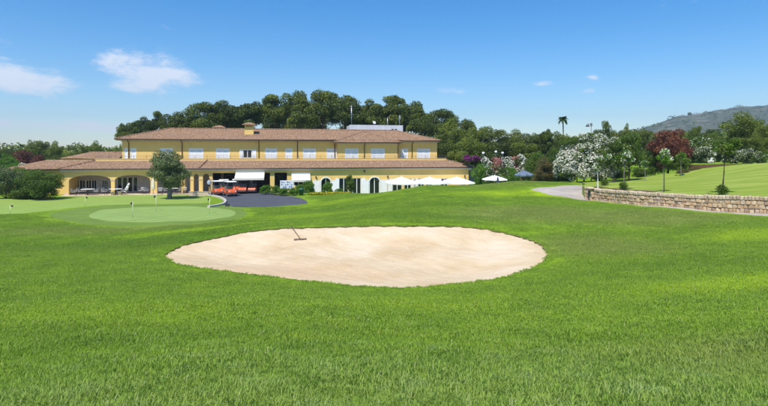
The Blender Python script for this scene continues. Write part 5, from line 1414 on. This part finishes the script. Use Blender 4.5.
# sloping second rank that closes the gaps lower down
for i, (px, y, D, w, lab) in enumerate([(188, 119, 108, 26, 'distant pine crown low between the left pines'), (238, 112, 110, 30, 'distant pine crown low behind the two chimneys'), (284, 108, 111, 32, 'distant pine crown low in the gap right of the chimney'), (309, 107, 109, 28, 'distant pine crown low behind the middle of the roof'),
                                        (358, 108, 112, 30, 'distant pine crown low behind the rooftop enclosure'), (384, 108, 110, 32, 'distant pine crown low behind the satellite dish'), (405, 112, 109, 30, 'distant pine crown low behind the right end of the enclosure')]):
    put('pine%d' % ((i + 2) % 5), px, y, D, w * 1.4, lab, 'pine tree', 'pines behind the clubhouse')
WOODS = [(424, 113, 92, 27, 'yellow-green tree beside the right hip of the roof'), (452, 118, 93, 27, 'rounded green tree above the purple bougainvillea'), (467, 114.8, 106, 22, 'tall tree crown between two lower ones, right of the roof'), (481, 120.6, 99, 24, 'olive-green tree above the globe lamps'),
         (499, 125.4, 97, 26, 'tree with a ragged top in the middle of the right-hand wood'), (516, 129.4, 99, 24, 'low-topped tree left of the round-topped pine'), (532, 129.6, 97, 18, 'thin-topped tree next to the round-topped pine'), (572, 132.5, 99, 26, 'tree behind the big white oleander'),
         (438, 130, 88, 24, 'bushy tree low beside the end wall of the upper storey'), (470, 134, 88, 28, 'bushy tree low behind the bougainvillea'), (497, 138, 88, 28, 'bushy tree low behind the globe lamps'), (523, 138, 86, 26, 'bushy tree low above the slate-blue parasol'), (600, 125.5, 84, 16, 'dark tree top behind the big white oleander'),
         (588, 133, 90, 20, 'tree behind the street lamp'), (640, 126, 96, 20, 'thin tree behind the plum'), (458, 146, 84, 20, 'green shrubby tree just left of the bougainvillea'), (549, 141, 84, 24, 'bushy tree below the tall palm'), (557, 131.5, 92, 20, 'tree just right of the round-topped pine'), (540, 131, 93, 18, 'tree just left of the round-topped pine')]
for i, (px, y, D, w, lab) in enumerate(WOODS): put('wood%d' % (i % 4), px, y, D, w * 1.4, lab, 'tree', 'trees of the wood right of the clubhouse')
put('pine1', 547, 125, 84, 19, 'round-topped pine with a bare trunk left of the tall palm', 'pine tree')
# far left trees
for i, (px, y, D, w, lab) in enumerate([(30, 140, 112, 16, 'green tree left in the group behind the red shrub'), (41, 136.8, 115, 20, 'tallest tree of the group at the far left'), (55, 141, 113, 18, 'right-hand tree of the group at the far left'), (84, 142, 118, 12, 'small tree left above the rear wing roof'), (96, 140.6, 116, 17, 'rounded tree above the rear wing roof'), (118, 145, 116, 14, 'small tree touching the left edge of the upper storey'),
                                        (4, 146.5, 105, 20, 'tree at the left edge of the picture behind the yellow-green shrub'), (70, 149, 112, 18, 'low tree left of the rear wing roof'), (12, 152, 108, 22, 'low green tree behind the red shrub')]):
    put('wood%d' % ((i * 2 + 1) % 4 if i < 6 else i % 4), px, y, D, w, lab, 'tree', 'trees at the far left')

# shrubs and oleanders
def shrub(key, name, H, Wd, seed, mat, n, size, ncl=40, cr=.55, blossom=None, **kw):
    t = tree(name, H, Wd, seed, mat, 'dark_bark', n, size, ncl, cr, .0, 'ell', .85, .07, 12, .45, blossom, **kw); reg(key, t, H, Wd)
shrub('darkbush', 'shrub', 4, 5, 600, 'shrub_leaf', 20000, .16, 55, .62)
shrub('greybush', 'shrub', 4, 4, 601, 'olive_leaf', 14000, .15, 45, .6)
shrub('redbush', 'shrub', 4, 5, 602, 'red_leaf', 16000, .17, 50, .6)
shrub('brownbush', 'shrub', 4, 4, 603, 'brown_leaf', 16000, .15, 50, .55)
shrub('yellowbush', 'shrub', 4, 4, 604, 'bright_leaf', 12000, .18, 40, .6)
shrub('oleander', 'oleander', 5.5, 6, 605, 'shrub_leaf', 26000, .17, 70, .62, ('white_flower', 11500, .15))
shrub('oleander2', 'oleander', 4.5, 4, 606, 'shrub_leaf', 15000, .17, 50, .5, ('white_flower', 1500, .15))
shrub('pinkoleander', 'oleander', 4.5, 4, 607, 'shrub_leaf', 13000, .18, 45, .5, ('pink_flower', 4000, .17))
shrub('whiteoleander', 'oleander', 4.5, 4, 608, 'shrub_leaf', 13000, .18, 45, .5, ('white_flower', 3600, .17))
shrub('bougain', 'bougainvillea', 2.5, 5, 609, 'shrub_leaf', 7000, .2, 40, .45, ('purple_flower', 8000, .2))
shrub('greenbush', 'shrub', 3, 3.4, 610, 'bright_leaf', 12000, .13, 40, .42)
shrub('sparse', 'oleander', 4.5, 5, 611, 'shrub_leaf', 15000, .17, 55, .5, ('white_flower', 700, .17))
put('darkbush', 41, 168.5, 61, 47, 'big dense green bush in front of the left end of the clubhouse', 'shrub')
put('greybush', 6, 164.8, 62, 32, 'dark grey-green bush at the left edge of the picture', 'shrub')
put('darkbush', 20, 166, 66, 30, 'dark bush between the grey-green bush and the big bush', 'shrub')
put('darkbush', 30, 186, 62, 40, 'low dark shrub under the skirts of the big bush', 'shrub')
put('redbush', 24, 149.8, 90, 38, 'reddish-brown shrub under the far left trees', 'shrub')
put('redbush', 40, 154, 88, 20, 'smaller reddish shrub beside the roof of the left wing', 'shrub')
put('yellowbush', 4, 151, 84, 22, 'yellow-green shrub at the left edge above the grey-green bush', 'shrub')
put('yellowbush', 14, 158, 80, 18, 'yellow-green shrub in front of the reddish one', 'shrub')
put('whiteoleander', 25, 161.5, 76, 20, 'pale flowering oleander left of the left wing roof', 'oleander')
put('bougain', 471, 155.0, 78, 21, 'purple bougainvillea beyond the right end of the clubhouse', 'bougainvillea', zb=4.2)
put('bougain', 437, 157.8, 92, 12, 'small purple bougainvillea just above the lower roof', 'bougainvillea', zb=2)
OL = [('whiteoleander', 488, 155.4, 82, 24, 'white oleander under the leftmost globe lamp'), ('pinkoleander', 497, 154.8, 81, 20, 'pinkish-red oleander under the middle globe lamp'), ('whiteoleander', 507, 154.6, 82, 22, 'white oleander right of the pinkish-red one'), ('pinkoleander', 515, 153.8, 83, 18, 'pale red oleander at the right of the row'),
      ('whiteoleander', 523, 152.6, 83, 22, 'white oleander at the right end of the row'), ('greenbush', 482, 162, 76.5, 24, 'green shrub in front of the white oleanders, right of the clubhouse'), ('sparse', 497, 164.5, 76, 26, 'green shrub behind the lone white parasol'), ('greenbush', 510, 165.5, 76, 22, 'green shrub left of the slate-blue parasol'),
      ('darkbush', 536, 150.5, 76, 28, 'dark green shrub behind the slate-blue parasol'), ('darkbush', 553, 146.5, 78, 26, 'dark green shrub behind the reddish-brown shrub'), ('brownbush', 546, 155.5, 63, 24, 'reddish-brown shrub left of the big white oleander'), ('brownbush', 539, 165, 64.5, 16, 'low reddish-brown shrub beside the slate-blue parasol'),
      ('oleander', 584, 130.8, 60, 60, 'huge oleander covered in white flowers beside the path'), ('oleander', 577, 151, 59, 44, 'low front skirt of the huge white oleander, on its left'), ('oleander', 601, 153, 59, 34, 'low front skirt of the huge white oleander, on its right'), ('oleander', 567, 143, 61, 32, 'lower left part of the white oleander clump'), ('oleander', 606, 134.5, 61, 36, 'white-flowering oleander right of the huge one')]
for key, px, y, D, w, lab in OL: put(key, px, y, D, w, lab, 'oleander' if 'leander' in key else 'shrub', 'shrubs and oleanders right of the clubhouse')
bank = bank1
# tree with a trunk on the bank, plum and the shrubs behind the lawn
reg('greentree', tree('broadleaf_tree', 5.2, 5.2, 620, 'shrub_leaf', 'dark_bark', 24000, .16, 70, .6, .22, 'ell', .85, .13, 14, .5, ('white_flower', 350, .14)), 5.2, 5.2)
put('greentree', 629, 131.5, 55, 38, 'rounded green tree with a dark trunk on the bank, left of the red-leaved plum', 'tree', zf=bank)
put('greentree', 614, 139, 53, 26, 'lighter green tree in front of the white oleanders', 'tree', zf=bank)
reg('plum', tree('plum_tree', 6.5, 6.5, 621, 'red_leaf', 'dark_bark', 26000, .20, 75, .72, .10, 'ell', .85, .16, 14, .55), 6.5, 6.5)
put('plum', 668, 126.5, 63, 42, 'dark red-leaved plum tree behind the lawn bank', 'plum tree', zf=bank)
put('plum', 681, 136, 64, 24, 'lower right crown of red leaves next to the big plum', 'plum tree', zf=bank)
for a_ in [(598, 169, 60, 22, 'dark undergrowth shrub beneath the right side of the huge white oleander'), (563, 171, 63, 20, 'dark undergrowth shrub beneath the left side of the huge white oleander'), (619, 167, 62, 22, 'dark shrub behind the trunk of the rounded green tree, on its left'), (640, 167, 62, 20, 'dark shrub behind the trunk of the rounded green tree, on its right')]: put('darkbush', *a_, 'shrub', 'undergrowth below the oleanders')
put('darkbush', 655, 150, 64, 26, 'dark green shrub under the left side of the plum', 'shrub', zf=bank)
put('darkbush', 677, 152, 62, 28, 'dark green shrub under the right side of the plum', 'shrub', zf=bank)
BK = [('sparse', 698, 136, 66, 34, 'green shrub with scattered white flowers right of the plum', 3.4), ('oleander2', 704, 145, 64, 22, 'shrub with a few white flowers behind the leaning standard', 3.4), ('darkbush', 724, 138, 68, 26, 'dark shrub left of the big rounded tree on the right', 3.6),
      ('oleander2', 733, 148, 62, 22, 'low white-flowering shrub below the big rounded tree', 3.8), ('oleander2', 747, 147, 61, 18, 'low white-flowering shrub to the right, below the big rounded tree', 4.0), ('sparse', 759, 150, 60, 20, 'low green shrub near the right edge of the picture', 4.1), ('darkbush', 690, 130, 72, 22, 'shrub behind the gap between the plum and the big tree', 3.5),
      ('brownbush', 694, 165, 57.5, 18, 'low brownish hedge at the foot of the lawn horizon, right of the plum', 2.4), ('brownbush', 683, 168, 57, 14, 'low brownish hedge nearest to the plum', 2.4), ('darkbush', 712, 132, 74, 24, 'shrub with the hill showing above it', 3.5)]
for key, px, y, D, w, lab, zb_ in BK: put(key, px, y, D, w, lab, 'shrub', 'shrubs behind the lawn bank', zb=zb_ if 'hedge' in lab else 4.0)
put('wood1', 741, 112, 72, 46, 'big rounded green tree at the right, in front of the hill', 'tree', zb=4.1)
put('wood3', 766, 120, 66, 24, 'tree cut off by the right edge of the picture', 'tree', zb=4.1)
put('wood1', 757, 133, 64, 22, 'lower tree between the big rounded tree and the right edge', 'tree', zb=4.1)
put('wood3', 800, 116, 68, 40, 'tree just beyond the right edge', 'tree', zb=4.0)
for i, (px, y, D, w, lab) in enumerate([(606, 116.5, 88, 14, 'dark conifer rising behind the white oleanders'), (627, 123.5, 90, 12, 'small conifer between the dark conifer and the hill'), (617, 127, 92, 18, 'low tree between the two conifers'), (697, 121.5, 100, 12, 'small tree against the lower slope of the hill'), (712, 126, 92, 26, 'tree below the hill, left of the big rounded tree')]):
    put('wood%d' % (i % 4), px, y, D, w, lab, 'tree', 'trees behind the oleanders')
# clubhouse garden
put('greenbush', 308.5, 179.8, 68.8, 13, 'clipped round green bush under the small white awning', 'shrub')
put('greenbush', 328, 181, 69.5, 13.5, 'clipped round green bush in front of the first arched window', 'shrub')
for px, y, D, w, lab in [(266, 184.5, 68.6, 14, 'low leafy shrub at the left end of the bed by the driveway'), (275.5, 185, 68.2, 14, 'low leafy shrub left of the notice board'), (284, 187.5, 66.6, 14, 'low leafy shrub under the notice board'), (293, 187.2, 66.8, 14, 'low leafy shrub between the notice board and the green bin'), (300, 183.5, 69, 10, 'leafy shrub behind the green bin'), (339, 188, 69.5, 10, 'small leafy shrub between the round bush and the young tree')]:
    put('greenbush', px, y, D, w, lab, 'shrub', 'low shrubs in the bed by the clubhouse')
reg('young', tree('young_tree', 3, 2, 630, 'shrub_leaf', 'grey_bark', 5500, .15, 26, .32, .12, 'ell', 1.0, .05, 8, .5), 3, 2)
put('young', 351, 172.8, 67.5, 12.5, 'slender young tree in front of the ground-floor windows', 'tree')
# olive
reg('olive', tree('olive_tree', 6, 5.4, 631, 'olive_leaf', 'grey_bark', 26000, .17, 80, .55, .16, 'ell', .85, .30, 14, .4, up=.1), 6, 5.4)
o = put('olive', 169.5, 149.3, 61.5, 45, 'large silvery olive tree standing on the green in front of the arcade', 'olive tree')
# yellow flowers
cl = []
for px in np.linspace(311, 349, 22): p = W(px, 194, 67.3); z = gz1(p.x, p.y); cl.append((p.x, p.y - .5 + random.uniform(-.2, .2), gz1(p.x, p.y - .5) + .22, .32, .3, .22))
tag(leaves('yellow_flowers', cl, 2200, .14, 'yellow_leaf', None, 9, .7, .3), 'low bed of yellow flowers at the foot of the clubhouse wall', 'flowers', kind='stuff')
cl2 = [(x, y + .35, z - .02, .34, .34, .24) for x, y, z, *_ in cl]
tag(leaves('flower_bed_foliage', cl2, 1800, .13, 'shrub_leaf', None, 10, .6, .3), 'green foliage behind the yellow flowers', 'plants', kind='stuff')

# standards along the wall
def standard(H, cw, seed, lean, leafmat, fl, stake=None, base=True, label='', tr=.035, bark='grey_bark'):
    r = np.random.default_rng(seed); t = thing('oleander_standard', label, 'small tree'); cz = H - cw * .36
    cl = crown_clumps(r, 24 if seed == 701 else 14, lean, cz, cw * .42, cw * (.40 if seed == 701 else .33), cw * .14, .95)
    trunk(t, cz, tr, cl, bark, seed, 8, (lean, 0), .72)
    leaves('crown', cl, int(2300 * cw / 2), .15, leafmat, t, seed + 1, .42, .1, .2)
    if fl: leaves('blossom', [cl[i] for i in r.permutation(len(cl))[:9]], fl, .13, 'white_flower', t, seed + 2, .9, .85, .3)
    if base: leaves('base_shoots', [(lean * .0 + random.uniform(-.15, .15), random.uniform(-.1, .1), .3, .3, .28, .35) for _ in range(5)], 800, .13, 'shrub_leaf', t, seed + 3, .35, .2, .3)
    if stake: m = MB(); m.tube([(.07, .05, -.1), (.07, .05, stake)], .03, 6); m.build('stake', 'stake_teal', t)
    return t
def put_std(px, pyb, D, ytop, cw_px, lean_px, lab, leafmat='bright_leaf', fl=200, stake=None, base=True, seed=700, tr=.035, bark='dark_bark'):
    x = (px - 384) / 512 * D; z = bank(x, D); H = W(px, ytop, D).z - z
    t = standard(H, cw_px * D / 512, seed, lean_px * D / 512, leafmat, fl, stake, base, lab, tr, bark); t.location = (x, D, z - .02); tag(t, group='standards along the retaining wall'); return t
std_right = put_std(723, 192, 32.6, 137.5, 25, 3, 'leaning young tree with a bushy green crown above the right part of the wall', 'shrub_leaf', 10, None, True, 701, .06, 'dark_bark')
put_std(663.6, 190, 36, 150.5, 18, 0, 'slim standard with a white-flowering crown tied to a teal stake', 'bright_leaf', 260, 2.6, False, 702, .03, 'grey_bark')
put_std(624, 189, 40, 150, 20, 0, 'standard with a forked pale trunk and green shoots at its foot', 'bright_leaf', 160, None, True, 703, .045, 'grey_bark')
put_std(604, 186, 46, 152, 16, 0, 'standard with a pale trunk behind the white post', 'bright_leaf', 200, None, True, 704, .05, 'grey_bark')
put_std(598, 187, 43, 163.5, 10, -1, 'small white-flowering standard with a white-painted stem at the left end of the wall', 'bright_leaf', 260, None, False, 705, .05, 'white_paint')
put_std(681, 172, 55, 152.5, 11, 0, 'small distant standard in front of the shade under the plum', 'bright_leaf', 0, None, False, 706, .045, 'grey_bark')
put_std(645, 178, 52, 160, 8, 0, 'tiny standard beyond the lawn, left of the staked one', 'bright_leaf', 50, None, False, 707, .04, 'grey_bark')
o = std_right; p = W(711, 161.5, 32.4); q = p - o.location
leaves('blossom', [(q.x, q.y, q.z, .16, .16, .12), (q.x + .12, q.y + .1, q.z + .16, .08, .08, .06), (q.x + .26, q.y, q.z + .42, .07, .07, .05)], 220, .09, 'white_flower', o, 710, .9, .3)
m = MB(); m.tube([(.12, 0, q.z + .9), (-.15, 0, q.z + .62), (q.x + .15, q.y, q.z + .2), tuple(q)], .012, 5); m.build('branch', 'dark_bark', o)

# palms
def palm(H, seed, nfr, fl, lab, tr=.16, skirt=False):
    r = random.Random(seed); t = thing('palm_tree', lab, 'palm tree'); m = MB(); m.tube([(0, 0, -.2), (.05, 0, H * .3), (.1, 0, H * .7), (.05, 0, H - .3)], [tr * 1.5, tr, tr * .9, tr * .8], 9); m.build('trunk', 'grey_bark', t)
    for i in range(nfr):
        a = 2 * PI * i / nfr + r.uniform(-.2, .2); e = r.uniform(-.5, 1.3) if not skirt else r.uniform(-1.1, 1.2); d = Vector((math.cos(a), math.sin(a), 0)); side = Vector((-d.y, d.x, 0)); vs, fs = [], []; K = 8; m = MB(); pts = []
        for j in range(K + 1):
            f = j / K; ang = e - 1.3 * f * f; pts.append(Vector((.05, 0, H - .25)) + (d * math.cos(e - .5 * f) + Vector((0, 0, math.sin(e - .9 * f)))) * fl * f)
        m.tube(pts, [.03, .028, .026, .024, .02, .018, .015, .012, .008], 4, False)
        for j in range(1, K + 1):
            for s in (-1, 1):
                for q in range(3):
                    c = pts[j - 1].lerp(pts[j], q / 3); l = fl * .34 * math.sin(PI * min(1, .15 + .85 * j / K) * .95) + .1; tip = c + side * s * l * .8 + d * l * .45 + Vector((0, 0, -l * .35)); w = (pts[j] - pts[j - 1]).normalized() * .06
                    m.add([c - w, c + w, tip], [(0, 1, 2)])
        m.build('frond', 'palm_leaf', t)
    return t
for px, yt, D, nf, fl, lab, sk_, tr in [(562.8, 115.3, 105, 22, 1.25, 'tall thin palm standing clear above the trees against the sky', False, .14)]:
    p = W(px, yt, D); z = gz1(p.x, p.y); o = palm(p.z - z - .5, int(px), nf, fl, lab, tr, sk_); o.location = (p.x, p.y, z)

# ------------------------------------------------------------------ distance: wood, hill, haze
r = np.random.default_rng(77); cl = []
for px in np.linspace(-150, 1000, 230):
    D = r.uniform(135, 175); top = 146 + r.uniform(-3, 4); 
    if px > 560: top = 137 + r.uniform(-3, 4)
    if px > 640: top = 133 + r.uniform(-3, 4)
    p = W(px, top, D); h = p.z; rad = r.uniform(2.2, 4.0)
    cl += [(p.x + r.normal(0, .8), p.y, p.z - rad * .8, rad, rad, rad * .85), (p.x, p.y, (p.z - rad) * .45, rad * 1.2, rad * 1.2, max(2., p.z * .42))]
tag(leaves('distant_wood', cl, 110000, .9, 'wood_leaf', None, 78, .6, .6, .3), 'band of far-off trees closing the view beyond the course', 'trees', kind='stuff')
hx = [(-400, 0), (480, 0), (560, 6), (600, 16), (643, 26.5), (677, 38), (700, 40.5), (722, 43), (738, 46), (768, 46.5), (830, 50), (900, 47), (1000, 40), (1200, 20), (1500, 0)]
pxs = np.linspace(480, 1500, 170); Ds = np.linspace(560, 1500, 60); top = np.interp(pxs, [a for a, _ in hx], [b for _, b in hx])
V = []
from mathutils import noise as mn
for j, D in enumerate(Ds):
    f = float(sstep(560, 1150, np.array(D))) if D < 1150 else 1 - .35 * (D - 1150) / 350
    for i, px in enumerate(pxs):
        x = (px - 384) / 512 * D; base_h = CZ + top[i] / 512 * 1150
        nz = (mn.fractal(Vector((x * .006, D * .006, 0)), 1.0, 2.2, 5) * 9 + mn.fractal(Vector((x * .05, D * .05, 3)), 1.0, 2.0, 4) * 2.2) * min(1, top[i] / 12)
        V.append((x, D, -2 + (base_h + 2) * f * min(1, top[i] / 2 + .001) + nz * f))
n0, n1 = len(pxs), len(Ds); Fq = [(j * n0 + i, j * n0 + i + 1, (j + 1) * n0 + i + 1, (j + 1) * n0 + i) for j in range(n1 - 1) for i in range(n0 - 1)]
tag(mesh_np('hill', V, Fq, 'hill', smooth=True), kind='structure')
p = W(690, 111.6, 1150); t = tree('distant_tree', 14, 9, 800, 'pine_leaf', 'dark_bark', 1500, 1.6, 14, 2.2, .15, 'ell', 1.2, .5, 4); t.location = (p.x, p.y, p.z - 15); tag(t, 'lone tall tree on the ridge of the distant hill', 'tree')
# woodland on the hill
r = np.random.default_rng(90); n = 2600; i_ = r.integers(0, len(V), n); Va = np.array(V)[i_]; Va = Va[(Va[:, 2] > 12)]
cl = [(x + r.normal(0, 6), y + r.normal(0, 6), z + 1.2, 4.0, 4.0, 3.4) for x, y, z in Va]
tag(leaves('hillside_scrub', cl, 38000, 2.0, 'pine_leaf', None, 91, .8, .6, .3), 'scrub and pines covering the distant hill', 'trees', kind='stuff')

hz = bpy.data.meshes.new('haze'); m = MB(); m.box(-2600, 2600, -2600, 2600, -4.0, 210)
o = m.build('haze', 'mortar'); o.data.materials.clear()
mh = bpy.data.materials.new('haze'); mh.use_nodes = True; mh.node_tree.nodes.clear()
vo = mh.node_tree.nodes.new('ShaderNodeVolumePrincipled'); ou = mh.node_tree.nodes.new('ShaderNodeOutputMaterial'); mh.node_tree.links.new(vo.outputs[0], ou.inputs['Volume'])
vo.inputs['Color'].default_value = (.70, .84, 1.0, 1); vo.inputs['Density'].default_value = .00030; vo.inputs['Anisotropy'].default_value = .2
o.data.materials.append(mh); tag(o, kind='stuff', label='thin blue summer haze over the course', cat='haze')
